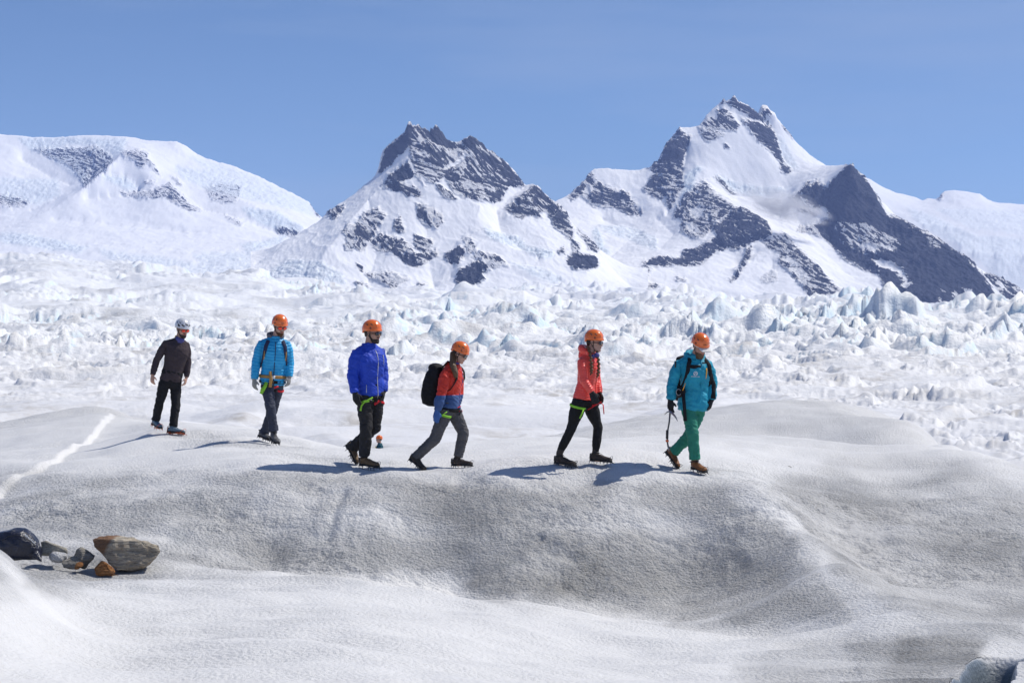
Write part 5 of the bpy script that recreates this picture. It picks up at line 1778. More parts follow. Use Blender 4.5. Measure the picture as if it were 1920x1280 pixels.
# ------------------------------------------------------------------ backpack
def backpack(pp, label, mat, strap_mat, w=0.15, d=0.13, h0=0.10, h1=1.02, strap=True, trim=None, pts_extra=None, waist=None):
    """rucksack on the back of person pp, a thing of its own"""
    p, ax, ts, tf, axn = pp["pelvis"], pp["ax"], pp["ts"], pp["tf"], pp["axn"]
    cw, cd, ww, wd, hw, hd = pp["dims"]
    g = pp["jr"][3]
    base = p + ax * h0 - tf * (cd + g + d)
    root = thing("backpack", base, label, "backpack")

    def sack(bm):
        H = h1 - h0
        loft(bm, [(p + ax * (h0 + H * t) - tf * (cd + g + d * o), ts * w * a, tf * d * b) for t, a, b, o in
                  [(0.0, 0.55, 0.5, 0.75), (0.04, 0.86, 0.86, 0.95), (0.25, 1.0, 1.05, 1.05), (0.55, 1.0, 1.0, 0.98), (0.78, 0.95, 0.86, 0.86), (0.93, 0.82, 0.66, 0.72), (1.0, 0.5, 0.4, 0.6)]], 20, power=2.8)
    sk = piece("sack", sack, mat, root, voxel=0.01, smooth_it=4, disp=wrinkle(0.006, (9, 9, 16), 63))

    def lid(bm):
        H = h1 - h0
        c = p + ax * (h0 + H * 0.93) - tf * (cd + g + d * 0.85)
        ball(bm, c, (w * 0.9, d * 0.85, 0.06), (ts, tf, axn), 16)
    piece("lid", lid, mat, root, voxel=0.01, smooth_it=2, disp=wrinkle(0.004, (9, 9, 16), 66))
    if strap:
        for sg in (-1, 1):
            def st(bm):
                top = p + ax * 0.90 - tf * (cd * 0.9 + g)
                pts = [top + ts * sg * 0.075, p + ax * 0.985 - tf * 0.045 + ts * sg * 0.088 + axn * (g + 0.018), pp["front"](0.93, 0.62 * sg, 0.016), pp["front"](0.84, 0.60 * sg, 0.016), pp["front"](0.70, 0.66 * sg, 0.014),
                       pp["front"](0.55, 0.80 * sg, 0.013), pp["front"](0.42, 0.93 * sg, 0.012), p + ax * 0.32 + ts * sg * (ww + g + 0.012) - tf * 0.03]
                tube(bm, pts, [(0.026, 0.008)] * 5 + [(0.016, 0.006), (0.012, 0.005), (0.012, 0.005)], hint=ts, seg=8)
            piece("shoulder_strap", st, strap_mat, root)
            if trim:
                a = pp["front"](0.72, 0.66 * sg, 0.024)
                b = pp["front"](0.52, 0.70 * sg, 0.026)
                piece("strap_tail", lambda bm: tube(bm, [a, lerp(a, b, 0.5) + pp["tf"] * 0.008, b], [(0.007, 0.004)] * 3, hint=ts, seg=6), trim, root)
    if waist:
        wt, wm, ww_ = waist
        gg = g + 0.014
        W = np.interp(wt, [0, 0.16, 0.34], [hw, (hw + ww) / 2, ww]) + gg
        Dd = np.interp(wt, [0, 0.16, 0.34], [hd, (hd + wd) / 2, wd]) + gg
        wb = piece("waist_belt", lambda bm: ring_band(bm, p + ax * wt, axn, ts * W, tf * Dd, ww_, 0.006), wm, root)
        q = p + ax * wt + tf * (Dd + 0.006)
        piece("waist_buckle", lambda bm: box(bm, q, ts * 0.02, axn * 0.022, tf * 0.006), M_LOGO, root)
    return root, sk
# ------------------------------------------------------------------ the cast, left to right
M_SWEATER = cloth("charcoal_plum_sweater", (0.060, 0.047, 0.052), 0.9, 0.12, 0.6)
M_TRS_BLACK = cloth("black_trousers", (0.017, 0.017, 0.019), 0.8, 0.2, 0.7)
M_TRS_SLATE = cloth("slate_trousers", (0.050, 0.056, 0.080), 0.75, 0.2, 0.7)
M_TRS_CHAR = cloth("charcoal_trousers", (0.030, 0.029, 0.030), 0.75, 0.2, 0.7)
M_TRS_GREY = cloth("grey_trousers", (0.095, 0.093, 0.097), 0.75, 0.2, 0.7)
M_TRS_TIGHT = cloth("black_leggings", (0.012, 0.012, 0.013), 0.7, 0.25, 0.4)
M_TRS_GREEN = cloth("sea_green_trousers", (0.035, 0.23, 0.155), 0.75, 0.2, 0.7)
M_J_CYAN = cloth("bright_blue_down", (0.018, 0.34, 0.64), 0.45, 0.4, 0.3)
M_J_ROYAL = cloth("royal_blue_softshell", (0.020, 0.065, 0.50), 0.6, 0.3, 0.7)
M_J_CORAL = cloth("coral_down", (0.86, 0.085, 0.060), 0.36, 0.5, 0.25)
M_J_TEAL = cloth("teal_shell_fabric", (0.016, 0.31, 0.44), 0.6, 0.3, 0.8)

p1 = person(dict(
    name="a", Y=26.8, yaw=28, head=(42, 14), k=1.0, skin=M_SKIN_TAN, body_voxel=0.0065, body_deci=0.4,
    label="man in dark sweater and silver-white helmet, last in line at the left, bare hands",
    J=dict(head=(341.5, 615.5, 0), neck=(336, 638, 0), pelvis=(320, 713, 0.02),
           shA=(310.5, 643, -0.07), elA=(293, 677, -0.08), wrA=(286, 703, -0.16), hdA=(285.5, 713, -0.18),
           shB=(350, 646, 0.10), elB=(352.5, 679, 0.12), wrB=(349.5, 708, 0.06), hdB=(347, 718, 0.03),
           hipA=(308.5, 718, -0.04), knA=(299, 754, -0.06), anA=(291.5, 789, 0.02),
           hipB=(329, 719, 0.05), knB=(330, 760, 0.0), anB=(324, 801, -0.06),
           heelA=(286, 799, 0.10), toeA=(300, 807, -0.14), heelB=(313.5, 815, -0.06), toeB=(342, 816.5, -0.18)),
    trouser_r=[0.086, 0.066, 0.062, 0.066, 0.004], trouser_mat=M_TRS_BLACK, hem=0.96, pant_wr=0.008,
    jacket_r=[0.062, 0.052, 0.038, 0.006], jacket_mat=M_SWEATER, is_jacket=False, hemline=-0.07, collar="round", jack_wr=0.006, cuff=0.97,
    boot_mat=M_BOOT_BLUE, crampon_mat=M_ORANGE_STEEL, lace=M_BLACK,
    helmet_mat=M_WHITE_H, white=True, lens=M_LENS_RED, lens_big=1.1, beard=M_HAIR, curl=1.2))
nb = p1["neck"]
piece("neck_gaiter", lambda bm: tube(bm, [nb - p1["axn"] * 0.03, nb + p1["axn"] * 0.02, nb + p1["axn"] * 0.055 + p1["tf"] * 0.01], [0.080, 0.074, 0.070], hint=p1["ts"], seg=18), M_PURPLE, p1["root"])
piece("collar_flap", lambda bm: ball(bm, nb - p1["ts"] * 0.060 + p1["axn"] * 0.038 - p1["tf"] * 0.01, (0.016, 0.03, 0.03), (p1["ts"], p1["tf"], p1["axn"]), 10), M_MUSTARD, p1["root"])

p2 = person(dict(
    name="b", Y=25.1, yaw=12, head=(32, 16), k=1.02,
    label="bearded man in bright blue puffer jacket with tan waist belt and grey gloves",
    J=dict(head=(524, 610, -0.02), neck=(516.5, 635, 0), pelvis=(511, 716, 0.02),
           shA=(489.5, 644, -0.04), elA=(480.5, 677, -0.05), wrA=(477, 711, -0.10), hdA=(477, 724, -0.12),
           shB=(538.5, 645, 0.06), elB=(543, 678, 0.06), wrB=(542.5, 706, 0.0), hdB=(541, 718, -0.03),
           hipA=(500.5, 722, -0.02), knA=(507, 764, -0.16), anA=(513.5, 808, -0.14),
           hipB=(521, 722, 0.03), knB=(512, 766, 0.12), anB=(495, 811, 0.26),
           heelA=(509, 825, -0.06), toeA=(518.5, 835, -0.32), heelB=(485, 822, 0.34), toeB=(503, 829, 0.12)),
    trouser_r=[0.086, 0.068, 0.063, 0.068, 0.004], trouser_mat=M_TRS_SLATE, hem=1.0, pant_wr=0.008,
    jacket_r=[0.072, 0.062, 0.050, 0.020], jacket_mat=M_J_CYAN, quilt=0.042, hemline=-0.06, collar="stand", cuff=0.98, zip=M_NAVY,
    glove=M_GREYGLOVE, boot_mat=M_BOOT_GREY, helmet_mat=M_ORANGE, logo=1, lens=M_LENS_RED, lens_big=1.1, beard=M_BEARD_RED, curl=1.1,
    harness=True, harness_t=0.01, loop_t=0.14,
    tails=[([(500, 716, -0.17), (495, 728, -0.18), (489, 738, -0.18)], M_GREEN_WEB, 0.024), ([(507, 696, -0.18), (508, 712, -0.18), (506.5, 726, -0.17)], M_TAN_WEB, 0.022),
           ([(522, 724, -0.15), (514, 727, -0.17)], M_RED_WEB, 0.012)]))
piece("grey_hood", lambda bm: tube(bm, [p2["neck"] + p2["axn"] * (0.045 - 0.02 * math.cos(t)) + p2["tf"] * (0.075 * math.cos(t) - 0.015) + p2["ts"] * 0.10 * math.sin(t) for t in np.linspace(0.6, 5.68, 13)],
                                   [0.02, 0.024, 0.028, 0.032, 0.035, 0.036, 0.036, 0.036, 0.035, 0.032, 0.028, 0.024, 0.02], hint=p2["axn"], seg=10), M_GREYHOOD, p2["root"])
backpack(p2, "small navy backpack with tan belt worn by the bearded man in bright blue", M_NAVY, M_NAVY, w=0.14, d=0.09, h0=0.12, h1=0.98, trim=M_TAN_WEB, waist=(0.13, M_TAN_WEB, 0.045))

p3 = person(dict(
    name="c", Y=22.15, yaw=38, head=(58, 2), k=1.03, skin=M_SKIN_TAN,
    label="man in royal blue zip jacket with dark beard, walking third from the left",
    J=dict(head=(697.5, 623, 0), neck=(692, 649, 0), pelvis=(693.5, 740, 0.02),
           shA=(667.5, 662, -0.10), elA=(660.5, 702, -0.14), wrA=(665.5, 737, -0.20), hdA=(669.5, 752, -0.24),
           shB=(713.5, 660, 0.14), elB=(718, 701, 0.16), wrB=(719, 734, 0.06), hdB=(717.5, 747, 0.0),
           hipA=(683.5, 748, -0.06), knA=(686.5, 803, -0.12), anA=(683, 857, -0.10),
           hipB=(704.5, 748, 0.06), knB=(703.5, 800, 0.04), anB=(659, 841, 0.20),
           heelA=(676, 876, -0.04), toeA=(704, 880, -0.20), heelB=(646, 838, 0.26), toeB=(663, 870, 0.10)),
    trouser_r=[0.096, 0.074, 0.068, 0.070, 0.008], trouser_mat=M_TRS_CHAR, hem=0.97, pant_wr=0.009,
    jacket_r=[0.073, 0.064, 0.048, 0.022], jacket_mat=M_J_ROYAL, hemline=-0.02, collar="stand", cuff=0.98, zip=M_ZIP, zip_side=0.12, jack_wr=0.008,
    glove=M_BLACKGLOVE, boot_mat=M_BOOT_BROWN, helmet_mat=M_ORANGE, lens=M_LENS_DARK, beard=M_HAIR, curl=0.9,
    harness=True, harness_t=-0.05, loop_t=0.10,
    tails=[([(699, 745, -0.17), (684, 753, -0.20), (678, 760, -0.2), (676, 770, -0.2)], M_GREEN_WEB, 0.014), ([(702, 758, -0.1), (713, 750, -0.04)], M_RED_WEB, 0.015)]))
for sd, t0, t1 in ((-0.62, 0.06, 0.22), (0.62, 0.62, 0.82)):
    piece("pocket_zip", lambda bm: tube(bm, [p3["front"](t, sd, 0.004) for t in np.linspace(t0, t1, 5)], [(0.005, 0.004)] * 5, hint=p3["ts"], seg=6), M_ZIP, p3["jacket"])

RED_BLUE_LEVEL = at(845, 740, 22.25).z
p4 = person(dict(
    name="d", Y=22.25, yaw=70, head=(72, 22), k=0.94, fem=True,
    label="woman in red and blue jacket with dark ponytail, striding right under a black backpack",
    J=dict(head=(861, 661, 0), neck=(850.5, 683, 0), pelvis=(841.5, 762, 0.02),
           shA=(836.5, 699, -0.14), elA=(827, 741, -0.20), wrA=(819.5, 770, -0.22), hdA=(818.5, 783, -0.22),
           shB=(857, 700, 0.14), elB=(860, 735, 0.20), wrB=(858, 756, 0.14), hdB=(860, 768, 0.10),
           hipA=(834, 774, -0.08), knA=(815.5, 822, -0.10), anA=(777, 859, -0.06),
           hipB=(851, 773, 0.08), knB=(869, 811, 0.06), anB=(858.5, 858, 0.04),
           heelA=(766, 865, -0.02), toeA=(787, 882, -0.14), heelB=(847.5, 877, 0.06), toeB=(882, 877, -0.06)),
    trouser_r=[0.098, 0.076, 0.068, 0.064, 0.010], trouser_mat=M_TRS_GREY, hem=0.96, pant_wr=0.007,
    jacket_r=[0.078, 0.066, 0.048, 0.026],
    jacket_mat=lambda foot: two_tone("red_and_blue_shell", (0.68, 0.045, 0.025), (0.045, 0.10, 0.26), RED_BLUE_LEVEL - foot.z),
    hemline=-0.02, collar="stand", cuff=0.98, zip=M_PURPLE, zip_side=0.1, jack_wr=0.009,
    glove=M_BLUEGLOVE, boot_mat=M_BOOT_DARK, helmet_mat=M_ORANGE, lens=M_LENS_DARK, lens_big=1.15, curl=0.6,
    harness=True, harness_t=-0.06, loop_t=0.06,
    tails=[([(829, 778, -0.24), (838, 772, -0.2)], M_GREEN_WEB, 0.013), ([(846, 768, -0.1), (858, 764, -0.05), (863, 762, 0.0)], M_RED_WEB, 0.016)]))
hc, hf, hs, hu = p4["hc"], p4["hf"], p4["hs"], p4["hu"]
P4 = p4["P"]
piece("ponytail", lambda bm: tube(bm, [hc - hf * 0.07 - hu * 0.03, P4((849, 676, -0.08)), P4((850, 688, -0.14)), P4((854, 698, -0.16)), P4((855, 708, -0.15))], [0.045, 0.045, 0.036, 0.036, 0.018], seg=12),
      M_HAIR_TIP, p4["root"], voxel=0.008, disp=wrinkle(0.006, (60, 60, 8), 33))
piece("scarf", lambda bm: tube(bm, [p4["neck"] - p4["axn"] * 0.01, p4["neck"] + p4["axn"] * 0.045 + p4["tf"] * 0.012], [0.068, 0.066], seg=16), M_PURPLE, p4["root"])
backpack(p4, "large plain black backpack on the woman in the red and blue jacket", M_BLACKCLOTH, M_BLACKCLOTH, w=0.14, d=0.12, h0=-0.04, h1=0.93)

p5 = person(dict(
    name="e", Y=21.6, yaw=62, head=(66, 4), k=0.96, fem=True,
    label="woman in coral red puffer jacket and black leggings with two braids, second from the right",
    J=dict(head=(1113.5, 640, 0), neck=(1106.5, 663.5, 0), pelvis=(1097, 747, 0.02),
           shA=(1091, 678, -0.13), elA=(1094.5, 712, -0.20), wrA=(1109.5, 736, -0.24), hdA=(1116, 749, -0.25),
           shB=(1115, 679, 0.13), elB=(1119, 713, 0.16), wrB=(1124, 738, 0.06), hdB=(1128, 749, 0.02),
           hipA=(1086.5, 755, -0.07), knA=(1070, 806, -0.08), anA=(1049.5, 847, -0.04),
           hipB=(1105.5, 756, 0.07), knB=(1121.5, 801, 0.06), anB=(1116.5, 848, 0.02),
           heelA=(1040, 872, 0.0), toeA=(1067, 876.5, -0.10), heelB=(1107, 868, 0.04), toeB=(1141, 870.5, -0.10)),
    trouser_r=[0.098, 0.062, 0.056, 0.042, 0.006], trouser_mat=M_TRS_TIGHT, hem=0.98, pant_wr=0.003,
    jacket_r=[0.066, 0.054, 0.042, 0.020], flare=0.02, jacket_mat=M_J_CORAL, quilt=0.030, quilt_d=0.007, hemline=-0.02, collar="hood", hood_lift=0.08, cuff=0.98, zip=M_J_CORAL, zip_side=0.1,
    glove=M_BLACKGLOVE, boot_mat=M_BOOT_DARK, helmet_mat=M_ORANGE, logo=2, lens=M_LENS_DARK, lens_big=1.1, curl=0.8,
    harness=True, harness_t=-0.06, loop_t=0.13,
    tails=[([(1094, 768, -0.19), (1091, 776, -0.19), (1087, 784, -0.2)], M_GREEN_WEB, 0.022), ([(1102, 768, -0.1), (1116, 760, -0.12), (1126, 754, -0.1), (1131, 759, -0.1), (1132.5, 776, -0.1)], M_RED_WEB, 0.013)]))
P5 = p5["P"]
for a in ([(1103, 650, -0.09), (1107, 664, -0.13), (1108.5, 680, -0.19), (1109, 692, -0.20), (1108.5, 701, -0.2)], [(1118, 656, -0.02), (1121, 668, -0.10), (1122.5, 682, -0.13), (1122, 696, -0.13), (1120.5, 706, -0.13)]):
    def braid(bm, a=a):
        pts = [P5(q) for q in a]
        m = 15
        for i in range(m):
            t = i / (m - 1) * (len(pts) - 1)
            j = min(int(t), len(pts) - 2)
            c = lerp(pts[j], pts[j + 1], t - j)
            r = 0.019 * (1.0 if i < m - 4 else 1.1 - 0.18 * (i - m + 4))
            sd = 0.006 * (1 if i % 2 else -1)
            ball(bm, c + Vector((sd, 0, 0)), (r, r, 0.016), None, 8)
    piece("braid", braid, M_HAIR_TIP, p5["root"])
piece("neck_buff", lambda bm: (ball(bm, P5((1119, 666, -0.10)), 0.032, None, 10), ball(bm, P5((1112, 668, -0.10)), 0.026, None, 10)), M_PURPLE, p5["root"], label="blue-violet buff at the neck")

p6 = person(dict(
    name="f", Y=21.75, yaw=16, head=(26, 24), k=1.0, skin=M_SKIN_TAN,
    label="guide in teal jacket and sea green trousers leading the line at the right, looking down",
    J=dict(head=(1312, 647, -0.07), neck=(1304.5, 669, 0), pelvis=(1300, 757, 0.02),
           shA=(1270.5, 684, -0.06), elA=(1261, 717, -0.07), wrA=(1257, 750, -0.11), hdA=(1257.5, 767, -0.13),
           shB=(1328, 685, 0.09), elB=(1335, 717, 0.09), wrB=(1334, 750, 0.03), hdB=(1330, 766, -0.01),
           hipA=(1291, 766, -0.03), knA=(1298.5, 812, -0.14), anA=(1303, 862, -0.10),
           hipB=(1310, 766, 0.04), knB=(1293, 816, 0.10), anB=(1262.5, 848, 0.22),
           heelA=(1299, 882, -0.02), toeA=(1319, 889, -0.24), heelB=(1245.5, 851, 0.30), toeB=(1266, 880, 0.10)),
    trouser_r=[0.092, 0.072, 0.066, 0.068, 0.004], trouser_mat=M_TRS_GREEN, hem=0.97, pant_wr=0.008,
    jacket_r=[0.072, 0.062, 0.050, 0.024], flare=0.018, jacket_mat=M_J_TEAL, hemline=-0.14, collar="hood", hood_lift=0.05, cuff=0.98, jack_wr=0.010, zip=M_J_TEAL, zip_side=0.15,
    glove=M_BLACKGLOVE, glove_fat=1.2, boot_mat=M_BOOT_RUST, helmet_mat=M_ORANGE, logo=1, curl=0.8))
P6 = p6["P"]
hc, hf, hs, hu = p6["hc"], p6["hf"], p6["hs"], p6["hu"]


def cap_visor(bm):
    st = []
    for a in np.linspace(0.0, 1.0, 6):
        st.append((hc + hu * (0.022 - 0.026 * a) + hf * (0.095 + 0.072 * a), hs * (0.082 - 0.020 * a * a), hu * 0.005))
    loft(bm, st, 14, power=3)
    ring_band(bm, hc + hu * 0.022, hu, hs * 0.083, hf * 0.106, 0.03, 0.004)


piece("cap_visor", cap_visor, M_CAP, p6["root"])
piece("face_buff", lambda bm: loft(bm, [(hc + hu * z + hf * o, hs * w, hf * d) for z, o, w, d in [(-0.145, 0.03, 0.055, 0.05), (-0.12, 0.045, 0.052, 0.055), (-0.085, 0.04, 0.056, 0.062), (-0.06, 0.034, 0.060, 0.068)]], 16), M_HAIR_TIP, p6["root"])
# black yokes, sleeve panels and pocket trims of the guide's jacket
fr6, ts6, tf6, ax6 = p6["front"], p6["ts"], p6["tf"], p6["axn"]
J6 = p6["J"]
piece("yoke_panel", lambda bm: loft(bm, [(fr6(0.80, x, 0.002), ax6 * 0.024, tf6 * 0.008) for x in np.linspace(-0.55, 0.05, 7)], 8), M_BLACKCLOTH, p6["jacket"])
piece("yoke_panel", lambda bm: loft(bm, [(fr6(0.87, x, 0.000), ax6 * 0.018, tf6 * 0.008) for x in np.linspace(0.2, 0.7, 6)], 8), M_BLACKCLOTH, p6["jacket"])
piece("sleeve_panel", lambda bm: tube(bm, [lerp(J6["shB"], J6["elB"], t) - tf6 * 0.002 - ts6 * 0.020 + tf6 * 0.058 for t in (0.15, 0.5, 0.85)] + [lerp(J6["elB"], J6["wrB"], t) + tf6 * 0.052 for t in (0.1, 0.5, 0.9)],
                                      [(0.032, 0.022)] * 6, hint=ts6, seg=10), M_BLACKCLOTH, p6["jacket"])
piece("chest_pocket_zip", lambda bm: tube(bm, [fr6(t, 0.42, 0.006) for t in np.linspace(0.56, 0.78, 5)], [(0.008, 0.005)] * 5, hint=ts6, seg=6), M_YELLOW_ZIP, p6["jacket"])
piece("sleeve_pocket", lambda bm: tube(bm, [P6((1267, 677, -0.145)), P6((1266, 689, -0.15))], [(0.009, 0.006)] * 2, hint=ts6, seg=6), M_BLACK, p6["jacket"])


def emblem(bm):
    c = fr6(0.66, -0.22, 0.010)
    n = (tf6 - ts6 * 0.18).normalized()
    sx = (ts6 - n * ts6.dot(n)).normalized()
    st = [(c + sx * 0.024 * math.cos(t) + ax6 * 0.024 * math.sin(t), n * 0.003, (sx * math.cos(t) + ax6 * math.sin(t)) * 0.0035) for t in np.linspace(0, 2 * math.pi, 20, endpoint=False)]
    st.append(st[0])
    loft(bm, st, 6, cap=False)
    for a, b in (((-0.016, -0.012), (-0.002, 0.014)), ((-0.002, 0.014), (0.006, -0.002)), ((0.002, 0.002), (0.010, 0.008)), ((0.010, 0.008), (0.018, -0.010)), ((-0.018, -0.012), (0.018, -0.012))):
        tube(bm, [c + sx * a[0] + ax6 * a[1], c + sx * b[0] + ax6 * b[1]], [(0.004, 0.003)] * 2, hint=sx, seg=6)
    # the line of small lettering under the emblem
    rnd = random.Random(4)
    x = -0.052
    while x < 0.05:
        w = rnd.choice((0.0022, 0.003, 0.0036))
        hgt = rnd.choice((0.0040, 0.0045, 0.0052))
        box(bm, c - ax6 * 0.036 + sx * (x + w) + n * (-0.002), sx * w * 0.8, ax6 * hgt, n * 0.003)
        x += 2 * w + 0.0018


piece("chest_emblem", emblem, M_LOGO, p6["jacket"], label="white round mountain emblem with small lettering")
pk6, _ = backpack(p6, "black guide's backpack with hip belt worn by the man in the teal jacket", M_BLACKCLOTH, M_BLACKCLOTH, w=0.175, d=0.12, h0=0.02, h1=0.98, strap=True)
piece("hip_belt", lambda bm: tube(bm, [P6((1272, 738, 0.10)), P6((1272, 735, -0.06)), P6((1279, 733, -0.15)), P6((1284, 734, -0.19))], [(0.05, 0.03), (0.07, 0.035), (0.06, 0.03), (0.03, 0.018)], hint=UP, seg=12), M_BLACKCLOTH, pk6, voxel=0.01, disp=wrinkle(0.005, (14, 14, 14), 71))
piece("belt_tail", lambda bm: tube(bm, [P6((1281, 738, -0.19)), P6((1283, 760, -0.20)), P6((1285, 789, -0.19))], [(0.022, 0.006)] * 3, hint=ts6, seg=6), M_BLACKCLOTH, pk6)
piece("carabiner", lambda bm: tube(bm, [P6((1272.5 + 4.5 * math.cos(t), 735 + 6 * math.sin(t), -0.16)) for t in np.linspace(0, 2 * math.pi, 14, endpoint=False)], 0.005, seg=6, closed=True), M_GREYMETAL, pk6)
piece("orange_cord", lambda bm: tube(bm, [P6((1285, 718, -0.20)), P6((1283, 724, -0.205)), P6((1280, 732, -0.20))], 0.005, seg=6), M_YELLOW_ZIP, pk6)

# ice axe held in the guide's right hand, head forward under the palm, shaft hanging down
axe = thing("ice_axe", P6((1251.5, 845, -0.12)), "ice axe with dark shaft hanging from the guide's gloved hand", "ice axe")
piece("shaft", lambda bm: tube(bm, [P6((1256.5, 772, -0.15)), P6((1255, 790, -0.14)), P6((1251.5, 810, -0.13)), P6((1251, 826, -0.12)), P6((1253, 838, -0.12))], [(0.013, 0.010)] * 5, seg=10), M_DARKMETAL, axe)
piece("grip", lambda bm: tube(bm, [P6((1251.3, 806, -0.13)), P6((1250.8, 822, -0.12))], [0.0165, 0.0165], seg=10), M_BLACK, axe)
piece("grip_collar", lambda bm: tube(bm, [P6((1250.9, 824, -0.12)), P6((1251.1, 828, -0.12))], [0.019, 0.019], seg=10), M_ORANGE_STEEL, axe)
piece("spike", lambda bm: cone(bm, P6((1252.6, 836, -0.12)), P6((1254.5, 847, -0.12)), 0.012, 0.003), M_GREYMETAL, axe)
piece("pick", lambda bm: tube(bm, [P6((1256, 771, -0.15)), P6((1262, 776, -0.20)), P6((1267, 782, -0.24)), P6((1270.5, 789, -0.27))], [(0.007, 0.018), (0.006, 0.014), (0.005, 0.010), (0.003, 0.004)], hint=Vector((0.5, 1, 0)), seg=8), M_GREYMETAL, axe)
piece("adze", lambda bm: tube(bm, [P6((1256, 771, -0.15)), P6((1251, 772, -0.09)), P6((1247.5, 776, -0.05))], [(0.008, 0.014), (0.012, 0.006), (0.026, 0.003)], hint=Vector((0.5, 1, 0)), seg=8), M_GREYMETAL, axe)

# the seventh walker, far behind in the dip: only head and shoulders show
yy7 = 66.0
k7 = 1.0
gz = float(ground(np.array([[(711 - 960) / FPX * yy7]]), np.array([[yy7]]), False)[0, 0])


def q7(dx, dz, dy=0.0):
    """metres from the point between the feet, turned into the joint notation"""
    X = (711 - 960) / FPX * yy7 + dx
    Yv = yy7 + dy
    return (960 + X / Yv * FPX, 640 - (z7 + dz - CAM_H) / Yv * FPX, dy)


z7 = at(711, 815, yy7).z - 1.80
p7 = person(dict(
    name="g", Y=yy7, yaw=-75, head=(-70, 0), k=1.0,
    label="distant walker in orange helmet and teal jacket, only head and shoulders above the snow rim",
    J=dict(head=q7(0, 1.64), neck=q7(0.02, 1.46), pelvis=q7(0.02, 0.92),
           shA=q7(-0.04, 1.40, 0.17), elA=q7(0.02, 1.10, 0.2), wrA=q7(-0.1, 0.86, 0.2), hdA=q7(-0.14, 0.76, 0.2),
           shB=q7(0.04, 1.40, -0.17), elB=q7(0.10, 1.10, -0.2), wrB=q7(0.0, 0.86, -0.22), hdB=q7(-0.04, 0.76, -0.2),
           hipA=q7(-0.02, 0.88, 0.09), knA=q7(-0.12, 0.48, -0.1), anA=q7(-0.10, 0.10),
           hipB=q7(0.02, 0.88, -0.09), knB=q7(0.12, 0.48), anB=q7(0.18, 0.10, 0.1),
           heelA=q7(-0.05, 0.0), toeA=q7(-0.27, 0.0, -0.15), heelB=q7(0.24, 0.0, 0.1), toeB=q7(0.02, 0.0, -0.05)),
    trouser_r=[0.092, 0.072, 0.066, 0.068, 0.004], trouser_mat=M_TRS_SLATE,
    jacket_r=[0.070, 0.060, 0.050, 0.020], jacket_mat=cloth("dark_teal_jacket", (0.012, 0.07, 0.10)), hemline=-0.10, collar="stand",
    glove=M_BLACKGLOVE, boot_mat=M_BOOT_DARK, helmet_mat=M_ORANGE, lens=M_LENS_DARK))
piece("chest_patch", lambda bm: ball(bm, p7["front"](0.8, 0.1, 0.02), (0.07, 0.02, 0.035), (p7["ts"], p7["tf"], p7["axn"]), 10), M_MUSTARD, p7["jacket"])
# ------------------------------------------------------------------ stones and the bag at the left
def stone_material(name, cols, scale=6.0, layer=(0, 0, 0), stain=None):
    t = NT(name)
    p = t.pos()
    a = t.noise(p, scale * 1.5, 6, 0.7)
    m = t.mapping(p, (1.2, 1.2, 9.0), layer)
    b = t.noise(m, scale, 5, 0.65, 0.8)
    c = t.mix(t.rng(b, 0.38, 0.62), cols[0], cols[1])
    c = t.mix(t.rng(a, 0.52, 0.68), c, cols[2])
    if stain:
        sx = t.node("ShaderNodeSeparateXYZ", {'Vector': p})
        e = t.math('ADD', t.math('MULTIPLY', sx.outputs['X'], stain[0]), t.math('MULTIPLY', sx.outputs['Z'], stain[1]))
        e = t.math('ADD', e, t.math('MULTIPLY', a, 0.12))
        c = t.mix(t.rng(e, stain[2], stain[2] + 0.04), c, stain[3])
        e2 = t.math('ADD', t.math('MULTIPLY', sx.outputs['X'], -1.0), t.math('MULTIPLY', a, 0.1))
        c = t.mix(t.rng(e2, -stain[4] + 0.06, -stain[4] + 0.02, 1, 0), c, t.mix(0.5, stain[3], cols[1])) if False else c
    h = t.math('ADD', t.math('MULTIPLY', a, 0.7), b)
    nrm = t.bump(h, 1.0, 0.03)
    return t.base(c, 0.85, 0.2, nrm)


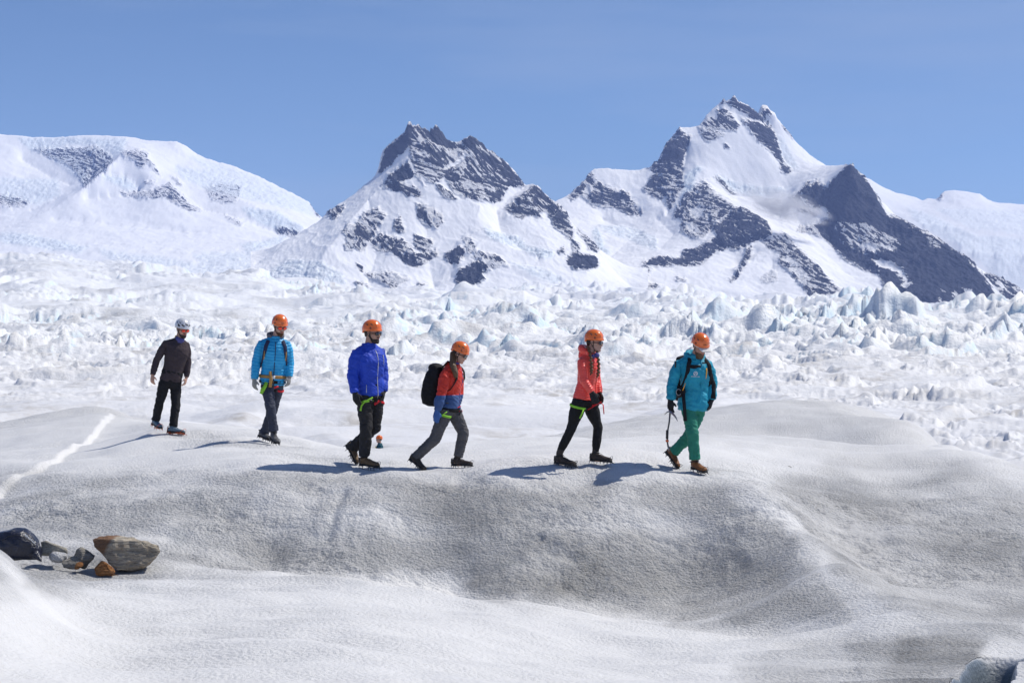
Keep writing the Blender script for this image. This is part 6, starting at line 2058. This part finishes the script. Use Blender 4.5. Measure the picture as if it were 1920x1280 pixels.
def hull_stone(name, label, pts, mat, subdiv=3, rough=0.012, seed=1, group=None):
    """faceted stone: convex hull of the given world points, edges chipped and faces roughened"""
    pa = np.array(pts)
    gz_ = ground(pa[:, 0][None], pa[:, 1][None], False)[0]
    pts = list(pts) + [(p[0], p[1], max(float(g) - 0.03, p[2] - 0.030)) for p, g in zip(pts, gz_) if p[2] - g < 0.06]
    c = sum((Vector(p) for p in pts), Vector()) / len(pts)
    base = Vector((c.x, c.y, min(p[2] for p in pts)))
    bm = bmesh.new()
    for p in pts:
        bm.verts.new(Vector(p) - base)
    r = bmesh.ops.convex_hull(bm, input=bm.verts)
    junk = [g for g in r['geom_interior'] + r['geom_unused'] if isinstance(g, bmesh.types.BMVert)]
    if junk:
        bmesh.ops.delete(bm, geom=list(set(junk)), context='VERTS')
    bmesh.ops.bevel(bm, geom=list(bm.edges), offset=0.008, segments=1, affect='EDGES')
    bmesh.ops.triangulate(bm, faces=bm.faces)
    for _ in range(subdiv):
        bmesh.ops.subdivide_edges(bm, edges=[e for e in bm.edges if e.calc_length() > 0.02], cuts=1, use_grid_fill=True)
        bmesh.ops.triangulate(bm, faces=bm.faces)
    bm.normal_update()
    co = np.array([v.co[:] for v in bm.verts])
    n1 = perlin(co[:, 0] * 9 + co[:, 1] * 4, co[:, 2] * 16 + co[:, 1] * 6, seed)
    n2 = perlin(co[:, 0] * 28, co[:, 2] * 40 + co[:, 1] * 20, seed + 1)
    st = np.round(n1 * 3) / 3
    for v, a, b in zip(bm.verts, 0.6 * n1 + 0.5 * st, n2):
        v.co += v.normal * float(rough * a + rough * 0.4 * b)
    me = bpy.data.meshes.new(name)
    bm.to_mesh(me)
    bm.free()
    me.materials.append(mat)
    o = bpy.data.objects.new(name, me)
    o.location = base
    link(o)
    return tag(o, label, "rock", group)


YR = steepen(17.4, 200) + 0.02
S_BIG = stone_material("banded_grey_schist", [(0.19, 0.168, 0.138), (0.45, 0.395, 0.31), (0.36, 0.285, 0.20)], 5.0, (0, math.radians(-8), 0), stain=(-1.0, 0.55, 0.36, (0.20, 0.115, 0.068), 0.2))
S_GREY = stone_material("grey_stone", [(0.19, 0.18, 0.16), (0.36, 0.335, 0.29), (0.26, 0.235, 0.19)], 8.0)
S_ORG = stone_material("rust_orange_stone", [(0.22, 0.085, 0.03), (0.45, 0.22, 0.085), (0.10, 0.05, 0.03)], 9.0)
S_PALE = stone_material("pale_buff_stone", [(0.36, 0.335, 0.275), (0.50, 0.47, 0.40), (0.30, 0.27, 0.22)], 8.0)


def R_(px, py, dy):
    return tuple(at(px, py, YR + dy))


hull_stone("rock", "large angular grey and brown banded rock resting beside the bag", [
    R_(172, 1009, 0.0), R_(174, 1020, -0.05), R_(192, 1003, 0.10), R_(205, 1004, 0.28), R_(196, 1043, -0.16), R_(218, 1064, -0.20), R_(213, 1012, -0.16), R_(240, 1005, 0.25),
    R_(283, 1018, 0.14), R_(298, 1021, 0.0), R_(302, 1036, -0.06), R_(297, 1043, 0.0), R_(286, 1049, -0.10), R_(272, 1059, -0.12), R_(250, 1064, -0.10), R_(225, 1066, 0.1), R_(270, 1060, 0.2), R_(205, 1040, 0.2), R_(262, 1014, -0.10)],
    S_BIG, 3, 0.014, 3)
hull_stone("rock", "small rust-orange rock tucked under the corner of the big rock", [
    R_(177, 1064, -0.22), R_(179, 1072, -0.26), R_(190, 1050, -0.20), R_(198, 1052, -0.24), R_(212, 1062, -0.22), R_(216, 1068, -0.22), R_(212, 1076, -0.28), R_(186, 1076, -0.28), R_(196, 1076, -0.08), R_(205, 1060, -0.10), R_(184, 1060, -0.08)],
    S_ORG, 3, 0.008, 7)
hull_stone("rock", "medium grey rock with a pointed top between bag and big rock", [
    R_(136, 1043, -0.02), R_(150, 1024, -0.04), R_(154, 1024, 0.04), R_(166, 1031, -0.02), R_(180, 1041, -0.02), R_(174, 1046, -0.08), R_(154, 1050, -0.12), R_(158, 1062, 0.0), R_(140, 1058, 0.0), R_(140, 1040, 0.10), R_(172, 1046, 0.14)],
    S_GREY, 3, 0.010, 11)
hull_stone("rock", "low wedge of grey rock lying flat left of the pointed one", [
    R_(115, 1054, -0.08), R_(117, 1058, -0.12), R_(126, 1046, -0.05), R_(140, 1042, -0.05), R_(153, 1048, -0.08), R_(152, 1056, -0.14), R_(138, 1061, -0.14), R_(128, 1062, 0.0), R_(148, 1060, 0.1), R_(130, 1044, 0.08)],
    S_GREY, 3, 0.008, 15)
hull_stone("rock", "flat pale slab of rock lying behind the snow lump next to the bag", [
    R_(76, 1016, 0.15), R_(88, 1014, 0.12), R_(100, 1020, 0.10), R_(126, 1026, 0.15), R_(127, 1032, 0.12), R_(124, 1045, 0.12), R_(90, 1042, 0.08), R_(76, 1040, 0.10), R_(84, 1016, 0.32), R_(122, 1028, 0.34), R_(90, 1040, 0.35)],
    S_PALE, 3, 0.010, 19)
hull_stone("rock", "tiny orange-brown stone in front of the pointed grey rock", [
    R_(139, 1062, -0.24), R_(143, 1054, -0.22), R_(150, 1051, -0.22), R_(156, 1053, -0.22), R_(157, 1059, -0.24), R_(150, 1061, -0.27), R_(143, 1063, -0.26), R_(148, 1060, -0.14)],
    S_ORG, 2, 0.004, 23)

# lump of clean snow by the pale slab
bm = bmesh.new()
c0 = at(108, 1044, YR - 0.02)
ball(bm, Vector(), (0.095, 0.08, 0.058), None, 24)
bmesh.ops.triangulate(bm, faces=bm.faces)
bmesh.ops.subdivide_edges(bm, edges=bm.edges, cuts=2)
for v in bm.verts:
    q = v.co
    v.co = q * (1 + 0.16 * float(perlin(np.array([q.x * 14 + q.y * 5]), np.array([q.z * 14 + q.y * 9]), 5)[0]))
me = bpy.data.meshes.new("snow_lump")
bm.to_mesh(me)
bm.free()
for f_ in me.polygons:
    f_.use_smooth = True
for nm, v_ in (("dirt", 0.05), ("grain", 0.8), ("ice", 0.0)):
    a_ = me.attributes.new(nm, 'FLOAT', 'POINT')
    a_.data.foreach_set("value", np.full(len(me.vertices), v_, np.float32))
me.materials.append(MAT_NEAR)
o = bpy.data.objects.new("snow_lump", me)
o.location = c0
link(o)
tag(o, "white lump of snow in front of the pale slab of rock", "snow lump")

# glossy dark bag
t = NT("glossy_navy_bag")
pz = t.pos()
nb_ = t.noise(pz, 9, 5, 0.6, 1.0)
cr = t.noise(pz, 22, 4, 0.7, 1.6)
M_BAG = t.base(t.mix(nb_, (0.010, 0.011, 0.022), (0.022, 0.025, 0.045)), 0.24, 0.55, t.bump(t.math('ADD', nb_, t.math('MULTIPLY', cr, 0.25)), 0.8, 0.03))
bag = thing("duffel_bag", at(30, 1052, YR), "shiny dark navy bag lying on the ice at the left edge beside the rocks", "bag")


def bag_body(bm):
    loft(bm, [(at(px, py, YR + 0.02), Vector((0, 0.14 * w, 0)), Vector((0.0, 0, hgt))) for px, py, w, hgt in
              [(-60, 1042, 0.4, 0.05), (-45, 1035, 0.8, 0.10), (-20, 1028, 1.0, 0.135), (5, 1024, 1.1, 0.155), (25, 1020, 1.15, 0.165), (45, 1020, 1.1, 0.16), (60, 1024, 0.95, 0.135), (70, 1031, 0.7, 0.095), (77, 1038, 0.3, 0.05)]], 22, power=2.3)


piece("bag_body", bag_body, M_BAG, bag, voxel=0.010, smooth_it=4, disp=wrinkle(0.011, (5, 9, 5), 77))
piece("bag_corner", lambda bm: cone(bm, at(66, 1038, YR - 0.10), at(78, 1052, YR - 0.16), 0.05, 0.008, 10), M_BAG, bag, voxel=0.008, smooth_it=2)
piece("bag_seam", lambda bm: tube(bm, [at(px, py, YR - 0.165 + 0.12 * ((px - 30) / 60) ** 2) for px, py in ((4, 1012), (16, 1005), (30, 1003), (45, 1006), (58, 1014), (66, 1024))], 0.005, seg=6), M_BLACK, bag)


def bag_print(bm):
    rnd = random.Random(2)
    for i in range(7):
        px = 48 + i * 2.6
        py = 1003 + i * 2.4
        c = at(px, py, YR - 0.125 + 0.01 * i * 0.5)
        box(bm, c, Vector((0.0045, 0, 0.002)), Vector((0.0, 0.002, 0)), Vector((-0.002, 0.004, rnd.uniform(0.006, 0.012))))


piece("bag_print", bag_print, M_LOGO, bag, label="small white print on the bag's upper side")

# ------------------------------------------------------------------ small marks on the snow
bm = bmesh.new()
tube(bm, [at(1466, 871, 23.6), at(1474, 872, 23.6), at(1484, 875, 23.5)], [(0.008, 0.003), (0.010, 0.003), (0.005, 0.002)], seg=6)
me = bpy.data.meshes.new("dry_twig")
bm.to_mesh(me)
bm.free()
me.materials.append(S_PALE)
o = bpy.data.objects.new("dry_twig", me)
link(o)
tag(o, "small yellowish twig lying on the snow right of the guide", "twig")

# ------------------------------------------------------------------ wisp of cloud hanging before the right massif
cm = bpy.data.materials.new("cloud_wisp")
cm.use_nodes = True
cn = cm.node_tree.nodes
cl = cm.node_tree.links
cn.remove(cn["Principled BSDF"])
pv = cn.new("ShaderNodeVolumePrincipled")
pv.inputs['Color'].default_value = (0.97, 0.97, 0.99, 1)
pv.inputs['Anisotropy'].default_value = 0.3
tc = cn.new("ShaderNodeTexCoord")
ln_ = cn.new("ShaderNodeVectorMath")
ln_.operation = 'LENGTH'
cl.new(tc.outputs['Object'], ln_.inputs[0])
nz = cn.new("ShaderNodeTexNoise")
nz.inputs['Scale'].default_value = 2.6
nz.inputs['Detail'].default_value = 4
nz.inputs['Distortion'].default_value = 0.8
cl.new(tc.outputs['Object'], nz.inputs['Vector'])
mr = cn.new("ShaderNodeMapRange")
mr.inputs['From Min'].default_value = 1.0
mr.inputs['From Max'].default_value = 0.2
cl.new(ln_.outputs['Value'], mr.inputs['Value'])
mr2 = cn.new("ShaderNodeMapRange")
mr2.inputs['From Min'].default_value = 0.42
mr2.inputs['From Max'].default_value = 0.68
cl.new(nz.outputs['Fac'], mr2.inputs['Value'])
mm = cn.new("ShaderNodeMath")
mm.operation = 'MULTIPLY'
cl.new(mr.outputs[0], mm.inputs[0])
cl.new(mr2.outputs[0], mm.inputs[1])
m2 = cn.new("ShaderNodeMath")
m2.operation = 'MULTIPLY'
m2.inputs[1].default_value = 0.11
cl.new(mm.outputs[0], m2.inputs[0])
cl.new(m2.outputs[0], pv.inputs['Density'])
cl.new(pv.outputs[0], cn["Material Output"].inputs['Volume'])
for (px, py, Y, rx, ry, rz, rot) in ((1470, 386, 4570, 138, 50, 46, 16),):
    bm = bmesh.new()
    bmesh.ops.create_icosphere(bm, subdivisions=3, radius=1.0)
    me = bpy.data.meshes.new("cloud")
    bm.to_mesh(me)
    bm.free()
    me.materials.append(cm)
    o = bpy.data.objects.new("cloud", me)
    o.location = at(px, py, Y)
    o.scale = (rx, ry, rz)
    o.rotation_euler = (0, math.radians(rot), 0)
    link(o)
    tag(o, kind="stuff", label="thin pale cloud wisp drifting before the dark spire")
